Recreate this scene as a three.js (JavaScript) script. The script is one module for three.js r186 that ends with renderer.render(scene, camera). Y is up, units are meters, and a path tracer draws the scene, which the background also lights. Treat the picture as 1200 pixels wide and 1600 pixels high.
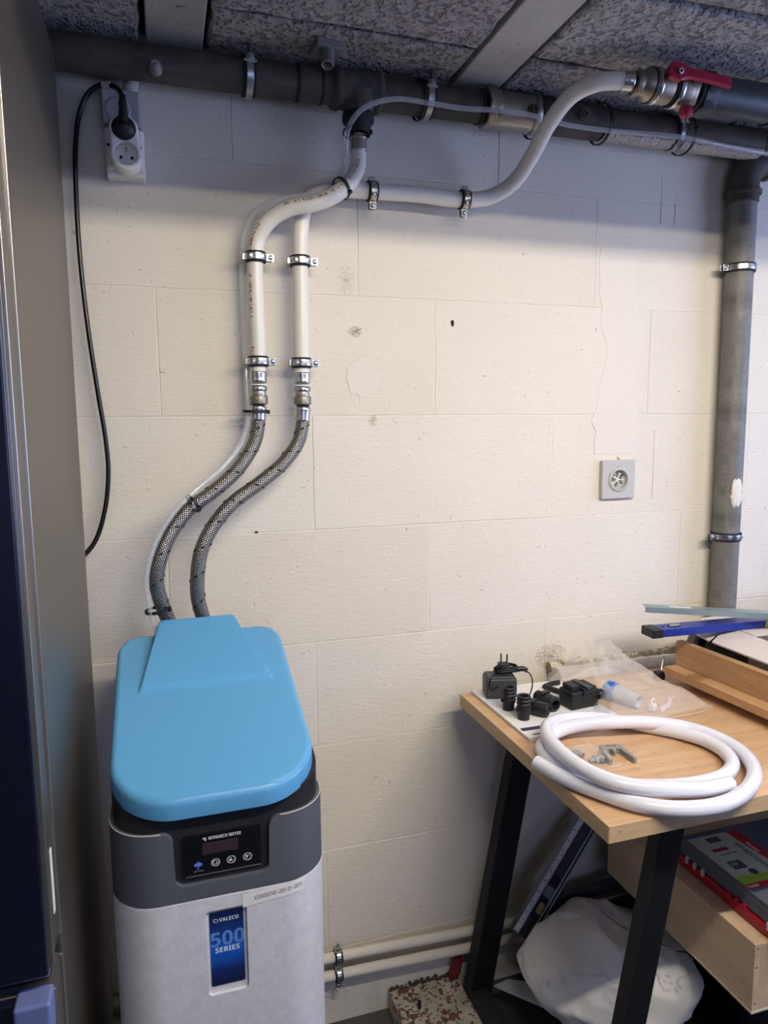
import * as THREE from 'three';
import { RoundedBoxGeometry } from 'three/addons/geometries/RoundedBoxGeometry.js';
import { mergeGeometries } from 'three/addons/utils/BufferGeometryUtils.js';
import { RectAreaLightUniformsLib } from 'three/addons/lights/RectAreaLightUniformsLib.js';
import { Brush, Evaluator, SUBTRACTION } from 'three-bvh-csg';

// ---------------------------------------------------------------- camera, light, exposure
const scene = new THREE.Scene();
scene.background = new THREE.Color(0x8fa3bd);
const renderer = new THREE.WebGLRenderer({ antialias: true });
renderer.toneMapping = THREE.LinearToneMapping;
renderer.toneMappingExposure = 1.06;
renderer.shadowMap.enabled = true;
RectAreaLightUniformsLib.init();
const camera = new THREE.PerspectiveCamera(2 * Math.atan(800 / 1110) * 180 / Math.PI, 0.75, 0.02, 20);
camera.position.set(0, 1.32, 1.4);
camera.quaternion.setFromRotationMatrix(new THREE.Matrix4().makeBasis(
  new THREE.Vector3(0.9543, -0.00899, 0.29871), new THREE.Vector3(0.04532, 0.99234, -0.11492), new THREE.Vector3(-0.29539, 0.12321, 0.9474)));
scene.add(camera);
// batten lamp under the ceiling, outside the frame: two long glowing strips, one to each side
const LAMP = { x: 0.8, y: 1.9, z: 1.28, len: 1.25, w: 0.018, glow: 390, col: new THREE.Color(1.0, 0.915, 0.775) };
for (const s of [-1, 1]) {
  const l = new THREE.RectAreaLight(LAMP.col, LAMP.glow * (s < 0 ? 1 : 0.1), LAMP.len, LAMP.w);
  l.position.set(LAMP.x, LAMP.y - 0.003, LAMP.z + s * 0.024); l.lookAt(LAMP.x, LAMP.y - 1.003, LAMP.z + s * 1.024); l.castShadow = true; scene.add(l);
}
// daylight through the frosted window in the right-hand wall, outside the frame
const WIN = { x: 2.5, y0: 0.95, y1: 1.85, z0: 0.35, z1: 1.75, glow: 5.2, col: new THREE.Color(0.45, 0.56, 1.0) };
{
  const l = new THREE.RectAreaLight(WIN.col, WIN.glow, WIN.z1 - WIN.z0, WIN.y1 - WIN.y0);
  l.position.set(WIN.x - 0.03, (WIN.y0 + WIN.y1) / 2, (WIN.z0 + WIN.z1) / 2); l.lookAt(0, (WIN.y0 + WIN.y1) / 2, (WIN.z0 + WIN.z1) / 2); l.castShadow = true; scene.add(l);
}

// second frosted window in the wall behind the camera
const WIN2 = { z: 3.3, x0: -0.3, x1: 1.5, y0: 0.7, y1: 1.6, glow: 1.05 };
{
  const l = new THREE.RectAreaLight(WIN.col, WIN2.glow, WIN2.x1 - WIN2.x0, WIN2.y1 - WIN2.y0), xm = (WIN2.x0 + WIN2.x1) / 2, ym = (WIN2.y0 + WIN2.y1) / 2;
  l.position.set(xm, ym, WIN2.z - 0.03); l.lookAt(xm, ym, 0); l.castShadow = true; scene.add(l);
}

// ---------------------------------------------------------------- helpers
let seed = 7;
const rnd = () => { seed = (seed * 1664525 + 1013904223) >>> 0; return seed / 4294967296; };
const rr = (a, b) => a + (b - a) * rnd();
const V = (x, y, z) => new THREE.Vector3(x, y, z);
const lerp = (a, b, t) => a + (b - a) * t, clamp = (x, a = 0, b = 1) => Math.min(b, Math.max(a, x));
const sm = (a, b, x) => { const t = clamp((x - a) / (b - a)); return t * t * (3 - 2 * t); };
const hash = (x, y, s) => { let h = (x * 374761393 + y * 668265263 + s * 1442695041) | 0; h = Math.imul(h ^ (h >>> 13), 1274126177); h ^= h >>> 16; return (h >>> 0) / 4294967296; };
function noise(x, y, px, py, s) { // periodic value noise, period px, py cells
  const xi = Math.floor(x), yi = Math.floor(y), fx = x - xi, fy = y - yi, u = fx * fx * (3 - 2 * fx), v = fy * fy * (3 - 2 * fy);
  const X0 = ((xi % px) + px) % px, X1 = (X0 + 1) % px, Y0 = ((yi % py) + py) % py, Y1 = (Y0 + 1) % py;
  return lerp(lerp(hash(X0, Y0, s), hash(X1, Y0, s), u), lerp(hash(X0, Y1, s), hash(X1, Y1, s), u), v);
}
const nz = (u, v, fx, fy, s) => noise(u * fx, v * fy, fx, fy, s);
const fbm = (u, v, fx, fy, s, o = 4) => { let a = 0.5, r = 0, n = 0; for (let i = 0; i < o; i++) { r += a * nz(u, v, fx << i, fy << i, s + i); n += a; a *= 0.5; } return r / n; };
function tex(size, fn, srgb, repX = 1, repY = repX) {
  const [w, h] = Array.isArray(size) ? size : [size, size];
  const d = new Uint8Array(w * h * 4);
  for (let y = 0; y < h; y++) for (let x = 0; x < w; x++) {
    const c = fn((x + 0.5) / w, (y + 0.5) / h), i = (y * w + x) * 4;
    if (typeof c === 'number') d[i] = d[i + 1] = d[i + 2] = clamp(c) * 255; else { d[i] = clamp(c[0]) * 255; d[i + 1] = clamp(c[1]) * 255; d[i + 2] = clamp(c[2]) * 255; }
    d[i + 3] = 255;
  }
  const t = new THREE.DataTexture(d, w, h); t.wrapS = t.wrapT = THREE.RepeatWrapping; t.magFilter = THREE.LinearFilter; t.minFilter = THREE.LinearFilter;
  t.repeat.set(repX, repY); if (srgb) t.colorSpace = THREE.SRGBColorSpace; t.needsUpdate = true; return t;
}
function canvasTex(w, h, draw) { const c = document.createElement('canvas'); c.width = w; c.height = h; draw(c.getContext('2d'), w, h); const t = new THREE.CanvasTexture(c); t.colorSpace = THREE.SRGBColorSpace; return t; }
const rgb = (hex) => [(hex >> 16 & 255) / 255, (hex >> 8 & 255) / 255, (hex & 255) / 255];
const mixc = (a, b, t) => [lerp(a[0], b[0], t), lerp(a[1], b[1], t), lerp(a[2], b[2], t)];
const std = (o) => new THREE.MeshStandardMaterial(o);
const phys = (o) => new THREE.MeshPhysicalMaterial(o);

function clean(g) { // position, normal, uv only, no index
  let q = g.index ? g.toNonIndexed() : g;
  if (!q.attributes.normal) q.computeVertexNormals();
  for (const k of Object.keys(q.attributes)) if (!['position', 'normal', 'uv'].includes(k)) q.deleteAttribute(k);
  if (!q.attributes.uv) q.setAttribute('uv', new THREE.BufferAttribute(new Float32Array(q.attributes.position.count * 2), 2));
  q.morphAttributes = {}; q.clearGroups(); return q;
}
const merge = (gs) => { gs = gs.flat(9); return gs.length === 1 ? gs[0] : mergeGeometries(gs.map(clean)); };
function metric(g, ox = 0, oy = 0, swap = false) { // uv in metres by the way each face points
  const q = clean(g), p = q.attributes.position, n = q.attributes.normal, u = q.attributes.uv;
  for (let i = 0; i < p.count; i++) {
    const ax = Math.abs(n.getX(i)), ay = Math.abs(n.getY(i)), az = Math.abs(n.getZ(i));
    let a, b, sw = swap === true; if (az >= ax && az >= ay) { a = p.getX(i); b = p.getY(i); } else if (ay >= ax) { a = p.getX(i); b = p.getZ(i); sw = !!swap; } else { a = p.getZ(i); b = p.getY(i); }
    if (sw) u.setXY(i, b + ox, a + oy); else u.setXY(i, a + ox, b + oy);
  }
  return q;
}
const move = (g, x, y, z) => (g.translate(x, y, z), g);
const box = (w, h, d, x = 0, y = 0, z = 0) => new THREE.BoxGeometry(w, h, d).translate(x, y, z);
const rbox = (w, h, d, r, x = 0, y = 0, z = 0, seg = 2) => new RoundedBoxGeometry(w, h, d, seg, Math.min(r, w / 2.01, h / 2.01, d / 2.01)).translate(x, y, z);
function spun(g, x, y, z, rx = 0, ry = 0, rz = 0) { g.applyMatrix4(new THREE.Matrix4().compose(V(x, y, z), new THREE.Quaternion().setFromEuler(new THREE.Euler(rx, ry, rz)), V(1, 1, 1))); return g; }
function along(g, a, b) { // turn a shape standing on +Y so that it starts at a and points to b
  const d = V(...b).sub(V(...a)).normalize();
  g.applyQuaternion(new THREE.Quaternion().setFromUnitVectors(V(0, 1, 0), d)); g.translate(...a); return g;
}
const dist = (a, b) => V(...a).distanceTo(V(...b));
const cyl = (a, b, r0, r1 = r0, n = 24) => { const h = dist(a, b); return along(new THREE.CylinderGeometry(r1, r0, h, n).translate(0, h / 2, 0), a, b); };
const lathe = (prof, a, b, n = 32) => along(new THREE.LatheGeometry(prof.map(([r, h]) => new THREE.Vector2(Math.max(r, 1e-5), h)), n), a, b);
const hexnut = (a, b, r) => { const h = dist(a, b), c = r * 0.08; return lathe([[r * 0.5, 0], [r - c, 0], [r, c], [r, h - c], [r - c, h], [r * 0.5, h]], a, b, 6).toNonIndexed(); };
function flat(g) { const q = g.index ? g.toNonIndexed() : g; q.computeVertexNormals(); return q; }
const crv = (pts) => new THREE.CatmullRomCurve3(pts.map((p) => V(...p)), false, 'centripetal');
function tube(pts, r, seg = 120, rad = 16, caps = true) { // uv in metres along and around
  const c = Array.isArray(pts) ? crv(pts) : pts, L = c.getLength(), g = new THREE.TubeGeometry(c, seg, r, rad, false), u = g.attributes.uv;
  for (let i = 0; i < u.count; i++) u.setXY(i, u.getX(i) * L, u.getY(i) * 2 * Math.PI * r);
  if (!caps) return g;
  const out = [g];
  for (const [t, s] of [[0, -1], [1, 1]]) {
    const p = c.getPointAt(t), d = c.getTangentAt(t).multiplyScalar(s);
    out.push(along(new THREE.LatheGeometry([[r, 0], [r * 0.92, r * 0.1], [1e-5, r * 0.1]].map(([a, b]) => new THREE.Vector2(a, b)), rad), p.toArray(), p.clone().add(d).toArray()));
  }
  return merge(out);
}
function prism(pts, depth, bev = 0, axis = 'z') { // outline in x,y pushed along z
  const s = new THREE.Shape(pts.map(([a, b]) => new THREE.Vector2(a, b)));
  return new THREE.ExtrudeGeometry(s, { depth, bevelEnabled: bev > 0, bevelSize: bev, bevelThickness: bev, bevelOffset: -bev, bevelSegments: 2, curveSegments: 12 });
}
// ---- naming and parenting
const used = {}; const tops = [];
function numbered(n) { const k = used[n] = (used[n] ?? -1) + 1; return k ? n + '_' + String(k).padStart(3, '0') : n; }
function fin(m) { m.castShadow = m.receiveShadow = true; return m; }
function thing(name, label, category, group) {
  const o = new THREE.Group(); o.name = numbered(name); o.userData = { label, category }; if (group) o.userData.group = group;
  scene.add(o); tops.push(o); return o;
}
function part(name, geo, mat, parent, extra) { const m = fin(new THREE.Mesh(merge([geo]), mat)); m.name = name; if (extra) m.userData = { ...extra }; parent.add(m); return m; }
function solo(name, label, category, geo, mat, group) { // a thing that is one mesh
  const m = fin(new THREE.Mesh(merge([geo]), mat)); m.name = numbered(name); m.userData = { label, category }; if (group) m.userData.group = group;
  scene.add(m); tops.push(m); return m;
}
function struct(name, geo, mat) { const m = fin(new THREE.Mesh(merge([geo]), mat)); m.name = name; m.userData = { kind: 'structure' }; scene.add(m); return m; }
function copy(o, label) { const c = o.clone(); c.name = numbered(o.name.replace(/_\d+$/, '')); c.userData = { ...o.userData, label: label || o.userData.label }; scene.add(c); return c; }
function settle() { // put every thing's origin at its base
  for (const o of tops) {
    if (o.position.lengthSq() || o.userData.placed) continue;
    const b = new THREE.Box3().setFromObject(o); if (b.isEmpty()) continue;
    const c = V((b.min.x + b.max.x) / 2, b.min.y, (b.min.z + b.max.z) / 2);
    if (o.isMesh) { o.geometry.translate(-c.x, -c.y, -c.z); for (const k of o.children) k.position.sub(c); } else for (const k of o.children) k.position.sub(c);
    o.position.copy(c);
  }
}
// ---------------------------------------------------------------- materials
// wall: painted aerated block, fine sawn lines across and small pits; tile 0.6 m
const wallH = (u, v) => {
  const line = nz(u, v, 40, 220, 3) * 0.5 + nz(u, v, 90, 300, 5) * 0.3 + nz(u, v, 260, 320, 9) * 0.2;
  const pit = 0.6 * sm(0.88, 0.98, nz(u, v, 110, 150, 21)) * sm(0.55, 0.7, nz(u, v, 12, 12, 23)) + sm(0.93, 0.99, nz(u, v, 70, 80, 31));
  return 0.62 + (line - 0.5) * 0.42 + (fbm(u, v, 8, 8, 41, 3) - 0.5) * 0.3 - pit * 0.55;
};
const wallBump = tex(1024, wallH, false, 1 / 0.6);
const wallC = (base, s) => tex(512, (u, v) => {
  const b = (fbm(u, v, 4, 4, s, 4) - 0.5), g = nz(u, v, 200, 200, s + 7) - 0.5;
  let c = base.map((k) => k + b * 0.03 + g * 0.014);
  
  const dot = sm(0.965, 0.99, nz(u, v, 90, 90, s + 11)); return mixc(c, [0.42, 0.38, 0.33], dot * 0.5);
}, true, 1 / 0.6);
const wallMats = [0, 1, 2].map((i) => std({ map: wallC([[0.885, 0.855, 0.80], [0.88, 0.848, 0.79], [0.887, 0.86, 0.81]][i], 100 + i * 17), bumpMap: wallBump, bumpScale: 0.0013, roughness: 0.82 }));
const jointMat = std({ map: wallMats[0].map, bumpMap: wallBump, bumpScale: 0.002, roughness: 0.85 });
const plasterMat = std({ color: 0xe2dace, roughness: 0.75, bumpMap: wallBump, bumpScale: 0.0004 });
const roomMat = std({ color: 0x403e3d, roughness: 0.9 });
// ceiling infill blocks: coarse open aggregate
const aggH = (u, v) => { const a = nz(u, v, 60, 60, 201), b = nz(u, v, 110, 110, 203), c = nz(u, v, 34, 34, 207); return 0.75 - sm(0.62, 0.82, a) * 0.55 - sm(0.68, 0.88, b) * 0.3 + (c - 0.5) * 0.2; };
const aggBump = tex(1024, aggH, false, 1 / 0.4);
const aggCol = tex(1024, (u, v) => {
  const g = fbm(u, v, 50, 50, 211, 2), b = fbm(u, v, 4, 4, 213, 3), hole = sm(0.64, 0.82, nz(u, v, 60, 60, 201)) + sm(0.72, 0.9, nz(u, v, 110, 110, 203));  // shade inside the pits is put into the colour as well as the bump
  return mixc([0.64 + (g - 0.5) * 0.22 + (b - 0.5) * 0.1, 0.625 + (g - 0.5) * 0.22 + (b - 0.5) * 0.1, 0.615 + (g - 0.5) * 0.2 + (b - 0.5) * 0.1], [0.36, 0.35, 0.35], clamp(hole) * 0.5);
}, true, 1 / 0.4);
const aggMats = [0xffffff, 0xeeeae6, 0xf6f2f6].map((c) => std({ color: c, map: aggCol, bumpMap: aggBump, bumpScale: 0.005, roughness: 0.95 }));
const concCol = tex(512, (u, v) => { const b = fbm(u, v, 6, 3, 221, 5), g = nz(u, v, 200, 200, 227), p = sm(0.94, 0.99, nz(u, v, 40, 40, 229)); const k = 0.68 + (b - 0.5) * 0.18 + (g - 0.5) * 0.05 - p * 0.2; return [k, k * 0.985, k * 0.95]; }, true, 2);
const concMat = std({ map: concCol, bumpMap: concCol, bumpScale: 0.001, roughness: 0.85 });
const gapMat = std({ color: 0x2b2927, roughness: 1 });
const floorCol = tex(512, (u, v) => { const k = 0.3 + (fbm(u, v, 5, 5, 241, 5) - 0.5) * 0.25; return [k, k * 0.97, k * 0.93]; }, true, 1.5);
const floorMat = std({ map: floorCol, bumpMap: floorCol, bumpScale: 0.001, roughness: 0.85 });
const plinthCol = tex(512, (u, v) => {
  const b = fbm(u, v, 8, 8, 251, 4), red = sm(0.6, 0.68, fbm(u, v, 30, 30, 257, 3)), dark = sm(0.74, 0.82, nz(u, v, 70, 70, 263));
  let c = [0.72 + (b - 0.5) * 0.3, 0.69 + (b - 0.5) * 0.3, 0.62 + (b - 0.5) * 0.3]; c = mixc(c, [0.4, 0.22, 0.2], red * 0.85); return mixc(c, [0.25, 0.22, 0.2], dark * 0.7);
}, true, 3);
const plinthMat = std({ map: plinthCol, bumpMap: plinthCol, bumpScale: 0.002, roughness: 0.9 });
const dustMat = std({ map: tex(256, (u, v) => { const b = fbm(u, v, 10, 10, 601, 4), d = sm(0.72, 0.85, nz(u, v, 50, 50, 607)); return mixc([0.78 + (b - 0.5) * 0.25, 0.73 + (b - 0.5) * 0.25, 0.64 + (b - 0.5) * 0.25], [0.45, 0.37, 0.29], d * 0.7); }, true, 5), roughness: 1, bumpMap: aggBump, bumpScale: 0.002 });
const crumbMat = std({ color: 0x6a6257, roughness: 1, bumpMap: aggBump, bumpScale: 0.004 });
// metals
const galvCol = tex(512, (u, v) => { const b = fbm(u, v, 5, 8, 301, 5), s = nz(u, v, 60, 160, 307), rust = sm(0.68, 0.85, fbm(u, v, 6, 9, 311, 4)); const k = 0.47 + (b - 0.5) * 0.22 + (s - 0.5) * 0.06; return mixc([k, k * 0.985, k * 0.95], [0.42, 0.36, 0.3], rust * 0.4); }, true, 4);
const galv = std({ map: galvCol, metalness: 0.3, roughness: 0.62, bumpMap: galvCol, bumpScale: 0.0006 });
const galvOld = std({ map: galvCol, color: 0xada49b, metalness: 0.25, roughness: 0.7, bumpMap: galvCol, bumpScale: 0.0008 });
const galvDark = std({ map: galvCol, color: 0xaaa59d, metalness: 0.25, roughness: 0.75, bumpMap: galvCol, bumpScale: 0.0006 });
const lagging = std({ map: concCol, color: 0xfffaf2, roughness: 0.9, bumpMap: aggBump, bumpScale: 0.002 });
const chrome = std({ color: 0xc4c4c2, metalness: 1, roughness: 0.26 });
const zinc = std({ color: 0xb9bcbd, metalness: 0.95, roughness: 0.34 });
const nickel = std({ color: 0xaaa59c, metalness: 0.9, roughness: 0.36 });
const brass = std({ color: 0x9d9484, metalness: 0.85, roughness: 0.42 });
const rubber = std({ color: 0x17171a, roughness: 0.75 });
const blackPl = std({ color: 0x131316, roughness: 0.5 });
const blackGloss = std({ color: 0x0e0e12, roughness: 0.3 });
const darkGrey = std({ color: 0x39393d, roughness: 0.5 });
const whitePl = std({ color: 0xe9e6e1, roughness: 0.38 });
const boxGrey = std({ color: 0x9c9ca2, roughness: 0.45 });
const greyPl = std({ color: 0xbdbbb5, roughness: 0.45 });
const hole = std({ color: 0x15151a, roughness: 0.8 });
const redPaint = std({ color: 0xa3123c, roughness: 0.42 });
const pipeWhite = phys({ color: 0xe2ddd2, roughness: 0.38, clearcoat: 0.15, clearcoatRoughness: 0.4 });
// faint factory print along the first white pipe: short unreadable strokes in one line
const printTex = tex([2048, 64], (u, v) => {
  const on = (Math.abs(v - 0.22) < 0.03 || Math.abs(v - 0.72) < 0.03) && hash(Math.floor(u * 420), 3, 5) > 0.42 && nz(u, 0.5, 26, 1, 77) > 0.4 && hash(Math.floor(u * 840), Math.floor(v * 64), 9) > 0.25;
  return on ? [0.58, 0.43, 0.38] : [0.887, 0.868, 0.823];
}, true, 1 / 0.72, 1 / (2 * Math.PI * 0.0148));
const pipePrinted = phys({ map: printTex, roughness: 0.38, clearcoat: 0.15, clearcoatRoughness: 0.4 });
// woven steel braid, tile 9 mm x 9 mm
const braidH = (u, v) => {
  const a = (u + v) * 3, b = (u - v) * 3, fa = a - Math.floor(a), fb = b - Math.floor(b), over = (Math.floor(a) + Math.floor(b)) & 1;
  const s = over ? Math.sin(fa * Math.PI) : Math.sin(fb * Math.PI), e = over ? Math.sin(fb * Math.PI) : Math.sin(fa * Math.PI);
  return clamp(0.15 + 0.75 * Math.pow(s, 0.7) * (0.45 + 0.55 * e));
};
const braidBump = tex(128, braidH, false, 1 / 0.0161), braidCol = tex(128, (u, v) => { const h = braidH(u, v); const k = Math.pow(h, 1.4); return [0.1 + k * 0.8, 0.095 + k * 0.78, 0.09 + k * 0.755]; }, true, 1 / 0.0161);
const braid = std({ map: braidCol, bumpMap: braidBump, bumpScale: 0.001, metalness: 0.9, roughness: 0.28 });
const clearTube = phys({ color: 0xf4f6f8, transmission: 0.8, thickness: 0, roughness: 0.12, ior: 1.5, specularIntensity: 1 });
const filmThin = phys({ color: 0xffffff, transmission: 0.93, thickness: 0, roughness: 0.04, ior: 1.45 });
const film = phys({ color: 0xffffff, transmission: 0.77, thickness: 0, roughness: 0.06, ior: 1.5 });
// stainless / painted silver fridge side, brushed
const silver = std({ color: 0x7d776f, metalness: 0.85, roughness: 0.4 });
const silverTrim = std({ color: 0xb4b0a8, metalness: 0.9, roughness: 0.3 });
const navy = phys({ color: 0x14172c, metalness: 0.2, roughness: 0.28, clearcoat: 0.6, clearcoatRoughness: 0.15 });  // blue reflected in the dark door is put into the base colour
const lilac = std({ color: 0x6b76a8, roughness: 0.4 });  // blue light falling on this fridge piece is put into its colour
// softener
const lidBlue = phys({ color: 0x5ca4d4, roughness: 0.42, clearcoat: 0.12, clearcoatRoughness: 0.4, bumpMap: tex(256, (u, v) => nz(u, v, 128, 128, 431), false, 12), bumpScale: 0.00015 });
const collarGrey = std({ color: 0x555962, roughness: 0.5 });
const bodyTex = tex(512, (u, v) => { const g = nz(u, v, 120, 120, 441), f = fbm(u, v, 20, 20, 443, 3), d = sm(0.93, 0.98, nz(u, v, 100, 100, 449)); const k = 0.84 + (f - 0.5) * 0.07 + (g - 0.5) * 0.03; return mixc([k, k, k * 1.015], [0.6, 0.6, 0.62], d * 0.5); }, true, 5);
const bodyWhite = std({ map: bodyTex, bumpMap: bodyTex, bumpScale: 0.0008, roughness: 0.62 });
// woods
const woodTex = (a, b, knots, s, fx = 3, fy = 40) => tex(512, (u, v) => {
  const w = fbm(u, v, 2, 6, s, 3), g = nz(u + w * 0.03, v + w * 0.04, fx, fy, s + 3) * 0.6 + nz(u, v, fx * 4, fy * 4, s + 5) * 0.4;
  let c = mixc(a, b, clamp(0.15 + g * 0.9 * (0.6 + w * 0.6))); const k = sm(0.9, 0.97, nz(u, v, 6, 6, s + 13)) * knots; c = mixc(c, [0.36, 0.22, 0.12], k * 0.75);
  const pore = sm(0.82, 0.95, nz(u, v, 30, 200, s + 17)); return mixc(c, b.map((q) => q * 0.8), pore * 0.4);
}, true, 2.2);
const oakTex = woodTex([0.86, 0.735, 0.585], [0.755, 0.59, 0.445], 0, 501), pineTex = woodTex([0.88, 0.78, 0.66], [0.78, 0.66, 0.54], 0.8, 521, 2, 22), boardTex = woodTex([0.78, 0.63, 0.46], [0.64, 0.48, 0.33], 0.5, 541, 3, 30);
const oak = std({ map: oakTex, roughness: 0.42, bumpMap: oakTex, bumpScale: 0.0002 });
const oakEdge = std({ map: woodTex([0.82, 0.72, 0.57], [0.72, 0.6, 0.45], 0, 561, 4, 70), roughness: 0.6 });
const pine = std({ map: pineTex, roughness: 0.6, bumpMap: pineTex, bumpScale: 0.0004 });
const boardWood = std({ map: boardTex, roughness: 0.65, bumpMap: boardTex, bumpScale: 0.0004 });
const blackSteel = std({ color: 0x14141a, metalness: 0.3, roughness: 0.5, bumpMap: tex(256, (u, v) => nz(u, v, 120, 120, 571), false, 8), bumpScale: 0.0002 });
const dustySteel = std({ map: tex(256, (u, v) => { const d = sm(0.6, 0.72, fbm(u, v, 24, 24, 581, 3)); return mixc([0.08, 0.08, 0.095], [0.42, 0.42, 0.42], d * 0.6); }, true, 8), roughness: 0.8 });
const hoseWhite = phys({ color: 0xe2e2ec, roughness: 0.22, clearcoat: 0.4, clearcoatRoughness: 0.15 });
const paper = std({ color: 0xe6e4e2, roughness: 0.7 });
const cloth = std({ color: 0xdcd9d5, roughness: 0.85, bumpMap: tex(256, (u, v) => 0.5 + 0.5 * Math.sin(u * 6.2832 * 40) * Math.sin(v * 6.2832 * 40), false, 6), bumpScale: 0.0003 });
const aluGrey = std({ color: 0xaab0b2, metalness: 0.85, roughness: 0.38 });
const levelBlue = std({ color: 0x16308f, roughness: 0.32, metalness: 0.15 });
const cardboard = std({ color: 0xd6cbc6, roughness: 0.8 });
const chipboard = cardboard;
// ---------------------------------------------------------------- the room
const CEIL = 1.965, XL = -0.86, XR = 2.5, ZF = 3.3;
struct('floor', metric(box(XR - XL + 0.4, 0.12, ZF + 0.4, (XL + XR) / 2, -0.06, ZF / 2)), floorMat);
const ceiling = struct('ceiling', metric(box(XR - XL + 0.4, 0.14, ZF + 0.4, (XL + XR) / 2, CEIL + 0.105, ZF / 2)), gapMat);
const wallBack = struct('wall_back', metric(box(XR - XL + 0.4, CEIL + 0.2, 0.16, (XL + XR) / 2, CEIL / 2, -0.08 - 0.0009)), jointMat);
struct('wall_left', metric(box(0.16, CEIL + 0.2, ZF, XL - 0.08, CEIL / 2, ZF / 2)), roomMat);
{ // wall behind the camera with its window opening
  const { x0, x1, y0, y1 } = WIN2, h = CEIL + 0.1, f = 0.04, xm = (x0 + x1) / 2, ym = (y0 + y1) / 2, W = x1 - x0, H = y1 - y0;
  struct('wall_front', [metric(box(XR - XL, y0, 0.16, (XL + XR) / 2, y0 / 2, ZF + 0.08)), metric(box(XR - XL, h - y1, 0.16, (XL + XR) / 2, (h + y1) / 2, ZF + 0.08)), metric(box(x0 - XL, H, 0.16, (x0 + XL) / 2, ym, ZF + 0.08)), metric(box(XR - x1, H, 0.16, (x1 + XR) / 2, ym, ZF + 0.08))], roomMat);
  const w = struct('window_2', [box(W, f, 0.05, xm, y0 + f / 2, ZF + 0.06), box(W, f, 0.05, xm, y1 - f / 2, ZF + 0.06), ...[x0 + f / 2, xm, x1 - f / 2].map((x) => box(f, H - 2 * f, 0.05, x, ym, ZF + 0.06))], whitePl);
  part('window_pane', box(W - 2 * f, H - 2 * f, 0.006, xm, ym, ZF + 0.07), std({ color: 0xdfe6f0, roughness: 0.9, emissive: WIN.col, emissiveIntensity: 0.8 }), w);
}
{ // right wall with its window opening
  const h = CEIL + 0.1;
  struct('wall_right', [metric(box(0.16, WIN.y0, ZF, XR + 0.08, WIN.y0 / 2, ZF / 2)), metric(box(0.16, h - WIN.y1, ZF, XR + 0.08, (h + WIN.y1) / 2, ZF / 2)),
    metric(box(0.16, WIN.y1 - WIN.y0, WIN.z0, XR + 0.08, (WIN.y0 + WIN.y1) / 2, WIN.z0 / 2)), metric(box(0.16, WIN.y1 - WIN.y0, ZF - WIN.z1, XR + 0.08, (WIN.y0 + WIN.y1) / 2, (ZF + WIN.z1) / 2))], roomMat);
  const ym = (WIN.y0 + WIN.y1) / 2, zm = (WIN.z0 + WIN.z1) / 2, W = WIN.z1 - WIN.z0, H = WIN.y1 - WIN.y0, f = 0.04;
  const w = struct('window_1', [box(0.05, f, W, XR + 0.06, WIN.y0 + f / 2, zm), box(0.05, f, W, XR + 0.06, WIN.y1 - f / 2, zm), ...[WIN.z0 + f / 2, zm, WIN.z1 - f / 2].map((z) => box(0.05, H - 2 * f, f, XR + 0.06, ym, z))], whitePl);
  part('window_pane', box(0.006, H - 2 * f, W - 2 * f, XR + 0.07, ym, zm), std({ color: 0xdfe6f0, roughness: 0.9, emissive: WIN.col, emissiveIntensity: 1.6 }), w);
}
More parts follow.
